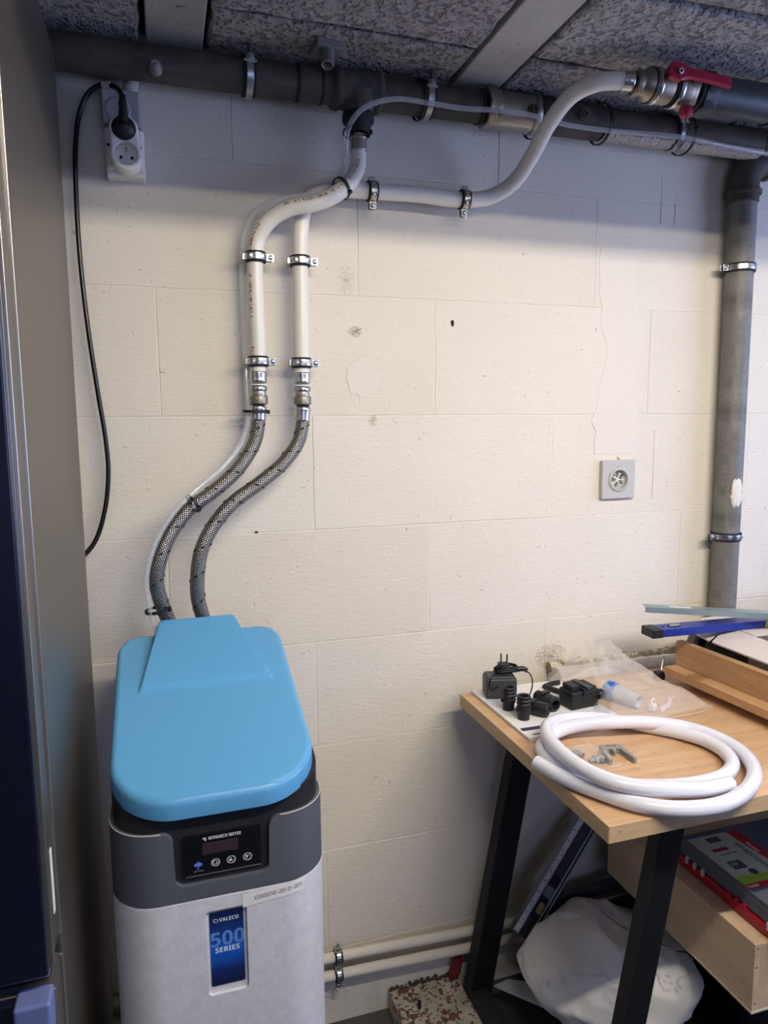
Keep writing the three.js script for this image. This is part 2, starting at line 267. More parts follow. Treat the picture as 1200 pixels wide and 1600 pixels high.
// painted wall blocks, each with its own slightly ragged outline
{
  const rows = [[1.803, 1.99, [-0.42, 0.15, 0.69, 1.23]], [1.571, 1.803, [-0.15, 0.387, 0.927, 1.467]], [1.337, 1.571, [0.003, 0.55, 1.075, 1.6]], [1.108, 1.337, [-0.26, 0.289, 0.829, 1.37]],
    [0.874, 1.108, [0.003, 0.536, 1.18]], [0.65, 0.874, [-0.26, 0.286, 0.82, 1.37]], [0.41, 0.65, [0.02, 0.551, 1.1]], [0.178, 0.41, [-0.26, 0.3, 0.84, 1.38]], [-0.02, 0.178, [0.03, 0.57, 1.1]]];
  for (const [y0, y1, js] of rows) {
    const xs = [XL - 0.1, ...js, XR + 0.1];
    for (let i = 0; i + 1 < xs.length; i++) {
      const a = xs[i] + 0.0007, b = xs[i + 1] - 0.0007, p = [], g = 0.0007, N = Math.min(14, Math.max(5, Math.round((b - a) / 0.05))), j = () => rr(-0.0012, 0.0009);
      for (let k = 0; k < N; k++) p.push([lerp(a, b, k / N), y0 + g + (k ? j() : 0)]);
      for (let k = 0; k < 5; k++) p.push([b + (k ? j() : 0), lerp(y0 + g, y1 - g, k / 5)]);
      for (let k = 0; k < N; k++) p.push([lerp(b, a, k / N), y1 - g + (k ? j() : 0)]);
      for (let k = 0; k < 5; k++) p.push([a + (k ? j() : 0), lerp(y1 - g, y0 + g, k / 5)]);
      const s = new THREE.Shape(p.map(([x, y]) => new THREE.Vector2(x, y)));
      const e = new THREE.ExtrudeGeometry(s, { depth: 0.006, bevelEnabled: true, bevelSize: 0.001, bevelThickness: 0.0008, bevelOffset: -0.001, bevelSegments: 1 });
      e.translate(0, 0, -0.0068 + rr(-0.0005, 0.0004));
      part('wall_block', metric(e, rr(0, 3), rr(0, 3)), wallMats[Math.floor(rnd() * 3)], wallBack);
    }
  }
  // smoothed filler patches and drips, thin plaster on the blocks
  const blob = (cx, cy, rx, ry, t, seedN, n = 26) => { const q = []; for (let k = 0; k < n; k++) { const a = k / n * 6.2832, r = 0.82 + 0.3 * hash(k, seedN, 4); q.push([cx + Math.cos(a) * rx * r, cy + Math.sin(a) * ry * r]); } return move(prism(q, t, t * 0.7), 0, 0, 0.0001); };
  part('filler_patch', blob(0.393, 1.413, 0.037, 0.038, 0.0006, 2), plasterMat, wallBack);
  { // repaired cable chase running down to the flush socket
    const L = [], R = []; for (let k = 0; k <= 18; k++) { const y = lerp(1.247, 1.70, k / 18); L.push([0.945 + (hash(k, 1, 8) - 0.5) * 0.016 - 0.012 * Math.sin(k * 0.5), y]); R.unshift([1.045 + (hash(k, 2, 8) - 0.5) * 0.018 + 0.01 * Math.sin(k * 0.7), y]); }
    part('filler_patch', move(prism([...L, ...R], 0.0003, 0.0002), 0, 0, 0.0001), plasterMat, wallBack);
  }
  for (const [x, y, h] of [[1.098, 1.30, 0.16], [1.093, 1.86, 0.1], [1.13, 1.83, 0.07]]) part('paint_drip', tube([[x, y, -0.0002], [x + 0.001, y - h * 0.5, 0.0001], [x, y - h, 0.0004]], 0.0011, 12, 6), plasterMat, wallBack);
  const stain = (n, x, y, rx, ry, col, k) => { const q = []; for (let i = 0; i < k; i++) { const a = rnd() * 6.2832, r = Math.pow(rnd(), 0.8), w = rr(0.0004, 0.0012); q.push(spun(new THREE.CylinderGeometry(w, w, 0.0003, 6).rotateX(Math.PI / 2), x + Math.cos(a) * rx * r, y + Math.sin(a) * ry * r, 0.0006)); } part(n, q, std({ color: col, roughness: 0.95 }), wallBack, { kind: 'stuff' }); };
  stain('stain_specks', 0.38, 1.503, 0.016, 0.011, 0xb8ae9e, 150);
  stain('stain_specks', 0.362, 1.60, 0.018, 0.03, 0xd8cdba, 240); stain('stain_specks', 0.415, 1.327, 0.01, 0.012, 0xccbda2, 110);
  stain('stain_specks', 0.836, 0.785, 0.04, 0.03, 0xbdb5a8, 700);
  part('chipped_spot', blob(0.589, 1.526, 0.004, 0.007, 0.0005, 5, 9), hole, wallBack);
  part('chipped_spot', blob(0.172, 1.110, 0.004, 0.002, 0.0006, 6, 9), hole, wallBack);
}
// ceiling: prestressed joists running out from the wall, coarse infill blocks between them
{
  const joists = [-0.5065, 0.0525, 0.6115, 1.1705, 1.7295];
  for (const x of joists) part('ceiling_joist', metric(new RoundedBoxGeometry(0.093, 0.05, 1.46, 1, 0.003).translate(x, CEIL + 0.024, 0.73), x * 3, 0), concMat, ceiling);
  const zs = [0, 0.182, 0.397, 0.612, 0.83, 1.05, 1.46];
  for (let i = 0; i + 1 < joists.length; i++) for (let k = 0; k + 1 < zs.length; k++) {
    const a = joists[i] + 0.0465 + 0.007, b = joists[i + 1] - 0.0465 - 0.007, z0 = zs[k] + 0.005, z1 = zs[k + 1] - 0.005, p = [], j = () => rr(-0.005, 0.001);
    for (let q = 0; q < 12; q++) p.push([lerp(a, b, q / 12), z0 + Math.abs(j())]); for (let q = 0; q < 5; q++) p.push([b - Math.abs(j()), lerp(z0, z1, q / 5)]);
    for (let q = 0; q < 12; q++) p.push([lerp(b, a, q / 12), z1 - Math.abs(j())]); for (let q = 0; q < 5; q++) p.push([a + Math.abs(j()), lerp(z1, z0, q / 5)]);
    const e = new THREE.ExtrudeGeometry(new THREE.Shape(p.map(([x, y]) => new THREE.Vector2(x, y))), { depth: 0.05, bevelEnabled: true, bevelSize: 0.004, bevelThickness: 0.004, bevelOffset: -0.004, bevelSegments: 1 });
    e.rotateX(Math.PI / 2); e.translate(0, CEIL + 0.054 + rr(-0.002, 0.002), 0);
    part('ceiling_block', metric(e, rr(0, 3), rr(0, 3)), aggMats[(i + k) % 3], ceiling);
  }
  part('ceiling_plaster', metric(box(XR - 1.78, 0.05, 1.46, (XR + 1.78) / 2, CEIL + 0.025, 0.73)), concMat, ceiling);
  part('ceiling_plaster', metric(box(-0.56 - XL, 0.05, 1.46, (XL - 0.56) / 2, CEIL + 0.025, 0.73)), concMat, ceiling);
  part('ceiling_plaster', metric(box(XR - XL, 0.05, ZF - 1.46, (XL + XR) / 2, CEIL + 0.025, (ZF + 1.46) / 2)), concMat, ceiling);
}
// lamp body that carries the two light strips, out of frame
{
  const t = thing('batten_lamp', 'long white batten lamp with sloping reflector under the ceiling', 'lamp');
  part('housing', [rbox(LAMP.len + 0.08, 0.03, 0.06, 0.004, LAMP.x, 1.924, LAMP.z), box(0.05, 0.03, 0.05, LAMP.x - 0.4, 1.949, LAMP.z), box(0.05, 0.03, 0.05, LAMP.x + 0.4, 1.949, LAMP.z)], whitePl, t);
  for (const s of [-1, 1]) {
    part('reflector', spun(box(LAMP.len + 0.1, 0.003, 0.19), LAMP.x, 1.907, LAMP.z + s * 0.118, s * 0.38, 0, 0), whitePl, t);
    part('light_strip', spun(box(LAMP.len, 0.004, LAMP.w), LAMP.x, LAMP.y, LAMP.z + s * 0.02, s * 0.785 + 0, 0, 0), std({ color: 0xffffff, emissive: LAMP.col, emissiveIntensity: 4 }), t);
  }
  for (const s of [-1, 1]) part('end_plate', prism([[-0.2, -0.09], [0.2, -0.09], [0.03, -0.025], [-0.03, -0.025]], 0.003).rotateY(Math.PI / 2).translate(LAMP.x + s * (LAMP.len / 2 + 0.05), CEIL, LAMP.z), whitePl, t);
}
// low concrete plinth and the painted pipe ledge behind the table
const plinth = struct('trim_1', metric(rbox(0.165, 0.05, 0.34, 0.004, 0.5175, 0.025, 0.17)), plinthMat);
{
  const cr = []; for (let i = 0; i < 60; i++) cr.push(spun(new THREE.IcosahedronGeometry(rr(0.002, 0.006), 0), rr(0.436, 0.6), 0.05 + rr(-0.001, 0.003), rr(0.001, 0.012), rnd() * 3, rnd() * 3, 0));
  part('mortar_crumbs', cr, crumbMat, plinth, { kind: 'stuff' });
  part('anchor_bolt', cyl([0.484, 0.04, 0.075], [0.484, 0.068, 0.075], 0.0038, 0.0038, 12), blackPl, plinth);
  for (const [x, y, w, h] of [[0.32, 0.07, 0.1, 0.12], [0.40, 0.04, 0.05, 0.1]]) part('flaking_render', (() => { const g = new THREE.PlaneGeometry(w, h, 34, 34), p = g.attributes.position; for (let i = 0; i < p.count; i++) { const e = Math.min(1, 4 * Math.min(0.5 - Math.abs(p.getX(i) / w), 0.5 - Math.abs(p.getY(i) / h))); p.setZ(i, -0.002 + e * 0.005 * hash(i, 3, 8)); } g.computeVertexNormals(); return g.translate(x, y, 0); })(), wallMats[1], wallBack);
}
{
  const t = thing('painted_pipe', 'thick painted pipe along the wall behind the table, dusty mortar on top', 'pipe');
  part('pipe', tube([[0.83, 0.738, 0.034], [1.0, 0.737, 0.034], [1.245, 0.736, 0.034]], 0.031, 20, 20), wallMats[2], t);
  const d = []; for (let i = 0; i < 220; i++) { const x = rr(0.84, 1.24); d.push(spun(new THREE.IcosahedronGeometry(rr(0.003, 0.0075), 0), x, 0.7685 + rr(-0.004, 0.004), rr(0.004, 0.03), rnd() * 3, rnd() * 3, 0)); }
  part('mortar_bed', [tube([[0.825, 0.764, 0.012], [1.0, 0.764, 0.012], [1.245, 0.763, 0.012]], 0.012, 40, 8), d], dustMat, t, { kind: 'stuff' });
}
// ---------------------------------------------------------------- steel pipes
const RING = (r0, r1, h, c = 0.0008) => [[r0, 0], [r1 - c, 0], [r1, c], [r1, h - c], [r1 - c, h], [r0, h], [r0, 0]];
const MP = { y: 1.927, z: 0.06, r: 0.029 };
{
  const t = thing('steel_pipe', 'grey galvanised steel pipe running under the ceiling along the whole wall', 'pipe');
  const P = (x) => [x, MP.y, MP.z];
  const seg = (a, b, r = MP.r, n = 'pipe_length', m = galvOld) => part(n, metric(cyl(P(a), P(b), r, r, 28), a), m, t);
  seg(-0.84, 0.262); seg(0.262, 0.305, 0.0305); seg(0.3, 0.62); seg(0.74, 0.905); seg(0.9, 1.3); 
  for (const x of [0.262, 0.305, 0.408, 0.618]) part('joint_band', lathe(RING(0.027, MP.r + 0.0022, 0.006), P(x - 0.003), P(x + 0.003)), rubber, t);
  { // tee: wide sleeve with the branch pointing down
    const tee = part('tee_fitting', [lathe([[0.027, 0], [0.036, 0.002], [0.037, 0.012], [0.0335, 0.018], [0.0335, 0.078], [0.037, 0.084], [0.036, 0.092], [0.027, 0.094]], P(0.324), P(0.418)), lathe([[0.0365, 0], [0.0345, 0.008], [0.0295, 0.022], [0.026, 0.032], [0.0255, 0.044]], [0.3745, MP.y - 0.008, MP.z], [0.3745, 1.86, MP.z])], galvDark, t);
    part('collar', lathe([[0.015, 0], [0.0285, 0.001], [0.0295, 0.005], [0.0295, 0.013], [0.0285, 0.016], [0.0235, 0.019], [0.0235, 0.03], [0.02, 0.033], [0.015, 0.034]], [0.3745, 1.887, MP.z], [0.3745, 1.85, MP.z], 24), rubber, tee);
  }
  { // union with hexagon nut
    const u = part('union', [lathe([[0.025, 0], [0.035, 0.001], [0.036, 0.014], [0.034, 0.018], [0.034, 0.075], [0.037, 0.08], [0.037, 0.098], [0.03, 0.104]], P(0.642), P(0.742)), hexnut(P(0.627), P(0.65), 0.04)], nickel, t);
    part('threaded_end', lathe(Array.from({ length: 21 }, (_, i) => [0.0315 + (i % 2) * 0.0022, i * 0.0016]), P(0.735), P(0.77)), galvDark, u);
  }
  part('plug_boss', [cyl([0.715, 1.922, 0.08], [0.715, 1.918, 0.103], 0.011, 0.01, 20), hexnut([0.715, 1.918, 0.1], [0.715, 1.917, 0.108], 0.007)], galvDark, t);
  seg(0.77, 0.885, 0.033, 'coupling', galvDark);
  part('plug_boss', [cyl([0.83, 1.925, 0.085], [0.83, 1.923, 0.1], 0.012, 0.012, 20), hexnut([0.83, 1.923, 0.098], [0.83, 1.923, 0.103], 0.0075)], galvDark, t);
  { // lumpy painted lagging on the right half
    const g = new THREE.CylinderGeometry(0.0325, 0.0325, 0.4, 28, 120, true, 0.65, 2.3).rotateZ(-Math.PI / 2), p = g.attributes.position;
    for (let i = 0; i < p.count; i++) { const x = p.getX(i), a = Math.atan2(p.getZ(i), p.getY(i)), w = 1 + 0.018 * Math.sin(x * 520 + a * 1.2) + 0.03 * (hash(Math.round(x * 200), Math.round(a * 4), 3) - 0.5); p.setY(i, p.getY(i) * w); p.setZ(i, p.getZ(i) * w); }
    g.computeVertexNormals(); part('lagging', metric(move(g, 1.09, MP.y, MP.z)), lagging, t);
  }
  seg(1.29, 1.62); seg(1.62, 2.45);
  part('pipe_end', cyl(P(-0.85), P(-0.83), 0.031), galvDark, t);
  // overpainted outlet with crust, left part
  part('capped_boss', [cyl([0.02, 1.91, 0.08], [0.02, 1.905, 0.103], 0.011, 0.009, 14), spun(new THREE.IcosahedronGeometry(0.008, 1), 0.02, 1.903, 0.1)], std({ color: 0x8f8a84, roughness: 0.9 }), t);
}
{
  const t = thing('steel_pipe', 'upright grey galvanised steel pipe on the right, elbow at its top', 'pipe'), x = 1.284, z = 0.036;
  part('pipe_length', metric(cyl([x, 0.02, z], [x, 1.815, z], 0.0305, 0.0305, 30)), galv, t);
  const e = part('elbow', [tube(crv([[x, 1.81, z], [x, 1.85, z], [x + 0.008, 1.878, z], [x + 0.03, 1.896, z], [x + 0.062, 1.901, z]]), 0.0335, 24, 24), lathe(RING(0.03, 0.0385, 0.012, 0.002), [x, 1.823, z], [x, 1.837, z])], galvDark, t);
  part('collar', lathe(RING(0.03, 0.0385, 0.014, 0.002), [x + 0.056, 1.901, z], [x + 0.07, 1.901, z]), galv, e);
  part('pipe_length', metric(cyl([x + 0.06, 1.901, z], [x + 0.1, 1.901, z], 0.026)), galv, t);
  const blobg = new THREE.SphereGeometry(1, 18, 14), p = blobg.attributes.position;
  for (let i = 0; i < p.count; i++) { const k = 0.85 + 0.3 * hash(i % 19, i % 7, 3); p.setXYZ(i, p.getX(i) * 0.016 * k, p.getY(i) * 0.036 * k, p.getZ(i) * 0.006); }
  blobg.computeVertexNormals(); part('plaster_smear', move(blobg, x - 0.002, 1.152, z + 0.028), plasterMat, t);
}
// ---------------------------------------------------------------- clamps
function clampG(o, r, lug = 1, stud = 0.03) { // axis along y, screw side to +x * lug, wall towards -z
  part('rubber_liner', lathe([[r - 0.0005, 0], [r + 0.0034, 0], [r + 0.004, 0.0012], [r + 0.004, 0.0178], [r + 0.0034, 0.019], [r - 0.0005, 0.019]], [0, -0.0095, 0], [0, 0.0095, 0], 36), rubber, o);
  const b = [lathe([[r + 0.002, 0], [r + 0.0052, 0], [r + 0.0058, 0.0006], [r + 0.0058, 0.0112], [r + 0.0052, 0.0118], [r + 0.002, 0.0118]], [0, -0.0059, 0], [0, 0.0059, 0], 36)];
  for (const a of [-0.5, 0, 0.5]) b.push(rbox(0.005, 0.005, 0.0014, 0.0006, Math.sin(a) * (r + 0.006), 0, Math.cos(a) * (r + 0.006), 1).applyMatrix4(new THREE.Matrix4()));
  part('steel_band', b, chrome, o);
  const L = r + 0.011;
  const lugm = part('screw_lug', [rbox(0.015, 0.0135, 0.0022, 0.0008, lug * L, 0, 0.0045), rbox(0.015, 0.0135, 0.0022, 0.0008, lug * L, 0, -0.0045)], chrome, o);
  part('screw', [lathe([[0.0001, 0.003], [0.002, 0.0028], [0.0045, 0.002], [0.005, 0], [0.0025, 0]].reverse(), [lug * (L + 0.001), 0, 0.0056], [lug * (L + 0.001), 0, 0.0086], 16), cyl([lug * L, 0, -0.009], [lug * L, 0, 0.006], 0.0022, 0.0022, 10), box(0.006, 0.0012, 0.0006, lug * (L + 0.001), 0, 0.0088)], zinc, lugm);
  part('hinge', [rbox(0.006, 0.013, 0.01, 0.002, -lug * (r + 0.0075), 0, 0)], chrome, o);
  if (stud > 0) part('stud', [cyl([0, 0, -r - 0.003], [0, 0, -r - 0.003 - stud], 0.004, 0.004, 12), hexnut([0, 0, -r - 0.004], [0, 0, -r - 0.01], 0.0075)], zinc, o);
}
function clampAt(label, x, y, z, r, rz, lug, stud, group) {
  const o = thing('pipe_clamp', label, 'clamp', group); clampG(o, r, lug, stud); o.position.set(x, y, z); o.rotation.z = rz; o.userData.placed = 1; return o;
}
const wr = 0.0148, sd = 0.0265;
clampAt('upper clamp on the left white pipe, screw to the right', 0.1805, 1.6235, 0.047, wr, 0, 1, sd + 0.001);
clampAt('upper clamp on the right upright white pipe, beside the left pipe clamp', 0.263, 1.6215, 0.045, wr, 0, 1, sd - 0.001);
clampAt('lower clamp on the left white pipe, just above its steel sleeve', 0.18, 1.437, 0.045, wr, 0.0, 1, sd - 0.001);
clampAt('lower clamp on the right upright white pipe, just above its steel sleeve', 0.2612, 1.4355, 0.045, wr, 0.0, 1, sd - 0.001);
clampAt('clamp on the level white pipe, next to the pipe crossing', 0.404, 1.758, 0.045, wr, -Math.PI / 2 + 0.02, 1, sd - 0.001);
clampAt('clamp on the level white pipe, where it bends up towards the valve', 0.594, 1.758, 0.045, wr, -Math.PI / 2 - 0.03, 1, sd - 0.001);
clampAt('rubber lined clamp high on the upright steel pipe, below the elbow', 1.284, 1.665, 0.036, 0.0305, 0, -1, 0.002);
clampAt('rubber lined clamp low on the upright steel pipe, above the tools', 1.284, 1.046, 0.036, 0.0305, 0, -1, 0.002);
function hanger(label, x, drop = 0.04) {
  const o = thing('pipe_hanger', label, 'clamp'), r = MP.r, P = (a) => [x + a, MP.y, MP.z];
  part('rubber_liner', lathe(RING(r - 0.0004, r + 0.004, 0.022), P(-0.011), P(0.011), 36), rubber, o);
  part('steel_band', lathe(RING(r + 0.002, r + 0.0062, 0.012), P(-0.006), P(0.006), 36), zinc, o);
  part('rod', [cyl([x, MP.y + 0.012, MP.z + r + 0.003], [x, CEIL + 0.004, MP.z + r + 0.003], 0.0045, 0.0045, 12)], galvDark, o);
  part('nut', [hexnut([x, MP.y + 0.012, MP.z + r + 0.003], [x, MP.y + 0.021, MP.z + r + 0.003], 0.009), rbox(0.022, 0.005, 0.014, 0.001, x, MP.y + 0.011, MP.z + r + 0.001)], zinc, o);
  return o;
}
hanger('rubber lined hanger clamp on the ceiling pipe, nearest the power sockets', 0.1755);
hanger('hanger clamp on the ceiling pipe right of the tee, clear tube passing over it', 0.5077);
hanger('hanger clamp on the ceiling pipe below the red valve', 1.07);
// ---------------------------------------------------------------- white water pipes and braided hoses
function fittings(t, x, y, z) { // from the pipe end downwards
  const P = (d) => [x, y - d, z];
  const s = part('press_sleeve', lathe([[0.012, 0], [0.0158, 0.0005], [0.0165, 0.003], [0.0158, 0.006], [0.0158, 0.0145], [0.0165, 0.0175], [0.0158, 0.0205], [0.013, 0.0215]], P(-0.002), P(0.0195), 32), chrome, t);
  part('ring', lathe(RING(0.011, 0.0155, 0.003), P(0.0215), P(0.0245), 32), whitePl, s);
  const u = part('union_nut', [hexnut(P(0.026), P(0.034), 0.0172)], chrome, t);
  part('neck', lathe(RING(0.009, 0.0138, 0.01), P(0.034), P(0.044), 24), nickel, u);
  part('hexagon', hexnut(P(0.043), P(0.0585), 0.0178), brass, t);
}
{
  const t = thing('white_pipe', 'white plastic pipe with faint print bending from the tee to the left hose', 'pipe');
  part('pipe', tube([[0.374, 1.822, 0.060], [0.371, 1.792, 0.063], [0.351, 1.759, 0.074], [0.318, 1.731, 0.086], [0.282, 1.715, 0.088], [0.237, 1.705, 0.078], [0.204, 1.685, 0.062], [0.185, 1.657, 0.050], [0.180, 1.626, 0.047], [0.179, 1.535, 0.046], [0.180, 1.466, 0.045], [0.179, 1.417, 0.045]], wr, 160, 24), pipePrinted, t);
  fittings(t, 0.179, 1.417, 0.045);
  const s = part('press_sleeve', lathe([[0.013, 0], [0.0156, 0.0005], [0.0162, 0.003], [0.0156, 0.006], [0.0156, 0.022], [0.0162, 0.025], [0.013, 0.028]], [0.3742, 1.82, 0.06], [0.3745, 1.846, 0.06], 28), nickel, t);
  part('window_ring', lathe(RING(0.012, 0.0166, 0.008), [0.3744, 1.842, 0.06], [0.3744, 1.852, 0.06]), chrome, s);
}
{
  const t = thing('white_pipe', 'white plastic pipe from the right hose running level and up to the red valve', 'pipe');
  part('pipe', tube([[0.261, 1.416, 0.045], [0.262, 1.515, 0.045], [0.263, 1.631, 0.045], [0.265, 1.675, 0.045], [0.274, 1.718, 0.045], [0.297, 1.744, 0.045], [0.334, 1.755, 0.045], [0.404, 1.758, 0.045], [0.493, 1.760, 0.045], [0.594, 1.758, 0.045], [0.651, 1.768, 0.050], [0.688, 1.791, 0.072], [0.706, 1.828, 0.110], [0.716, 1.870, 0.155], [0.736, 1.905, 0.200], [0.768, 1.916, 0.235], [0.811, 1.918, 0.250]], wr, 200, 24), pipeWhite, t);
  fittings(t, 0.2612, 1.416, 0.045);
  part('press_sleeve', lathe([[0.013, 0], [0.0158, 0.0005], [0.0172, 0.003], [0.016, 0.006], [0.016, 0.016], [0.0172, 0.019], [0.013, 0.022]], [0.806, 1.918, 0.2485], [0.829, 1.917, 0.2525], 28), chrome, t);
}
function hose(label, pts) {
  const t = thing('braided_hose', label, 'hose'), c = crv(pts), p0 = pts[0], r = 0.0128;
  part('braid', tube(c, r, 200, 28), braid, t);
  const f = part('ferrule', lathe([[0.012, 0], [0.0145, 0.0005], [0.015, 0.003], [0.0145, 0.0055], [0.0145, 0.019], [0.0153, 0.0205], [0.0153, 0.0235], [0.0145, 0.025], [0.0145, 0.0275], [0.011, 0.0285]], [p0[0] - 0.002, p0[1] - 0.004, p0[2]], [p0[0] + 0.0003, p0[1] + 0.0245, p0[2]], 30), chrome, t);
  part('seal_ring', lathe(RING(0.009, 0.0128, 0.003), [p0[0], p0[1] + 0.024, p0[2]], [p0[0], p0[1] + 0.027, p0[2]]), rubber, f);
  // dark tracer thread winding through the braid: only its outer stretches show
  const L = c.getLength(), N = Math.round(L / 0.0022), g = [], fr = c.computeFrenetFrames(N, false), pt = (i) => { const u = i / N, p = c.getPointAt(u), a = u * L / 0.05 * 6.2832 + 0.8; return p.add(fr.normals[i].clone().multiplyScalar(Math.cos(a) * (r + 0.0001))).add(fr.binormals[i].clone().multiplyScalar(Math.sin(a) * (r + 0.0001))); };
  for (let i = 1; i < N; i++) if (i % 4 < 2) g.push(cyl(pt(i).toArray(), pt(Math.min(N, i + 1)).toArray(), 0.0012, 0.0012, 5));
  part('tracer_thread', g, rubber, t, { kind: 'stuff' });
}
hose('left braided steel hose, clear tube tied along it, down to the water softener', [[0.178, 1.332, 0.045], [0.169, 1.291, 0.050], [0.133, 1.239, 0.067], [0.086, 1.201, 0.087], [0.040, 1.171, 0.107], [0.006, 1.129, 0.120], [-0.012, 1.086, 0.126], [-0.018, 1.054, 0.126], [-0.013, 1.016, 0.121], [-0.001, 0.975, 0.112], [0.008, 0.93, 0.104], [0.01, 0.87, 0.104]]);
hose('right braided steel hose, nothing tied to it, down to the water softener', [[0.262, 1.330, 0.045], [0.252, 1.290, 0.049], [0.220, 1.249, 0.060], [0.171, 1.213, 0.078], [0.121, 1.181, 0.095], [0.083, 1.142, 0.108], [0.060, 1.099, 0.115], [0.051, 1.049, 0.116], [0.051, 1.012, 0.114], [0.058, 0.977, 0.11], [0.066, 0.93, 0.104], [0.068, 0.87, 0.104]]);
{
  solo('drain_tube', 'thin clear plastic tube from the softener along the hose and ceiling pipe', 'tube', tube([[-0.012, 0.90, 0.128], [-0.022, 0.960, 0.131], [-0.031, 1.010, 0.135], [-0.034, 1.060, 0.14], [-0.018, 1.116, 0.138], [0.02, 1.176, 0.128], [0.066, 1.216, 0.111], [0.107, 1.247, 0.09], [0.14, 1.286, 0.070], [0.157, 1.331, 0.05], [0.1585, 1.385, 0.036], [0.158, 1.444, 0.027], [0.157, 1.526, 0.026], [0.157, 1.612, 0.027], [0.163, 1.667, 0.034], [0.184, 1.705, 0.05], [0.232, 1.7275, 0.062], [0.283, 1.736, 0.070], [0.326, 1.757, 0.064], [0.346, 1.797, 0.062], [0.348, 1.847, 0.086], [0.364, 1.873, 0.101], [0.395, 1.892, 0.103], [0.438, 1.904, 0.102], [0.488, 1.903, 0.105], [0.565, 1.903, 0.101], [0.631, 1.905, 0.106], [0.713, 1.903, 0.109], [0.784, 1.897, 0.104], [0.871, 1.898, 0.1], [0.962, 1.901, 0.1], [1.064, 1.903, 0.103], [1.172, 1.898, 0.1], [1.311, 1.893, 0.1], [1.5, 1.893, 0.1]], 0.0048, 320, 10), clearTube);
}
// cable ties: a strap bent round what it binds, with its little locking head
function tie(label, c, axis, rx, ry, roll = 0, headAt = 0, w = 0.0052) { // strap of oval rx, ry round axis through c
  const pts = []; for (let k = 0; k <= 40; k++) { const a = k / 40 * 6.2832; pts.push([Math.cos(a), Math.sin(a)]); }
  const pos = [], idx = []; for (let k = 0; k <= 40; k++) for (const [o, h] of [[0, -w / 2], [0.0018, -w / 2], [0.0018, w / 2], [0, w / 2]]) pos.push(pts[k][0] * (rx + o), h, pts[k][1] * (ry + o));
  for (let k = 0; k < 40; k++) for (let q = 0; q < 4; q++) { const a = k * 4 + q, b = k * 4 + (q + 1) % 4; idx.push(a, a + 4, b, b, a + 4, b + 4); }
  const g = new THREE.BufferGeometry(); g.setAttribute('position', new THREE.Float32BufferAttribute(pos, 3)); g.setIndex(idx);
  const m = new THREE.Matrix4().makeRotationY(roll), strap = flat(g).applyMatrix4(m);
  const hx = Math.cos(headAt) * (rx + 0.0025), hz = Math.sin(headAt) * (ry + 0.0025);
  const head = spun(rbox(0.006, w + 0.0022, 0.0055, 0.0008), hx, 0, hz, 0, -headAt, 0).applyMatrix4(m);
  const t = thing('cable_tie', label, 'cable tie'); part('strap', along(strap, [0, 0, 0], axis), blackPl, t); part('locking_head', along(head, [0, 0, 0], axis), blackPl, t);
  for (const k of t.children) k.geometry.translate(...c);
  return t;
}
tie('black tie round white pipe and clear tube, at the pipe crossing', [0.336, 1.748, 0.077], [0.74, 0.6, -0.3], 0.0185, 0.02, 0, 0.6);
tie('black tie holding the clear tube to the tee outlet', [0.3695, 1.851, 0.0665], [0.06, 1, 0], 0.0235, 0.0285, 0, 0.5);
tie('black tie round the steel ferrule at the top of the left hose', [0.1715, 1.345, 0.0465], [0.03, 1, 0.03], 0.0215, 0.0165, 0, 0.1);
tie('black tie halfway down the left braided hose', [0.05, 1.183, 0.109], [0.8, 0.55, -0.2], 0.0165, 0.021, 0, 0.9);
tie('black tie on the left hose just above the blue lid', [-0.0185, 1.0, 0.1225], [-0.16, 1, 0.05], 0.021, 0.0165, -0.45, 0.1);
tie('black tie on the ceiling pipe beside the middle hanger clamp', [0.492, MP.y - 0.003, MP.z + 0.005], [1, 0, 0], 0.034, 0.042, 0.6, 2.2, 0.005);
tie('black tie on the ceiling pipe at the threaded end of the union', [0.733, MP.y - 0.004, MP.z + 0.006], [1, 0, 0], 0.041, 0.047, 0.6, 2.2, 0.006);
tie('black tie on the ceiling pipe at the right end of the dark coupling', [0.887, MP.y - 0.003, MP.z + 0.004], [1, 0, 0], 0.037, 0.041, 0.6, 2.2, 0.006);
tie('black tie on the ceiling pipe right of the hanger below the red valve', [1.089, MP.y - 0.003, MP.z + 0.005], [1, 0, 0], 0.038, 0.043, 0.6, 2.2, 0.005);
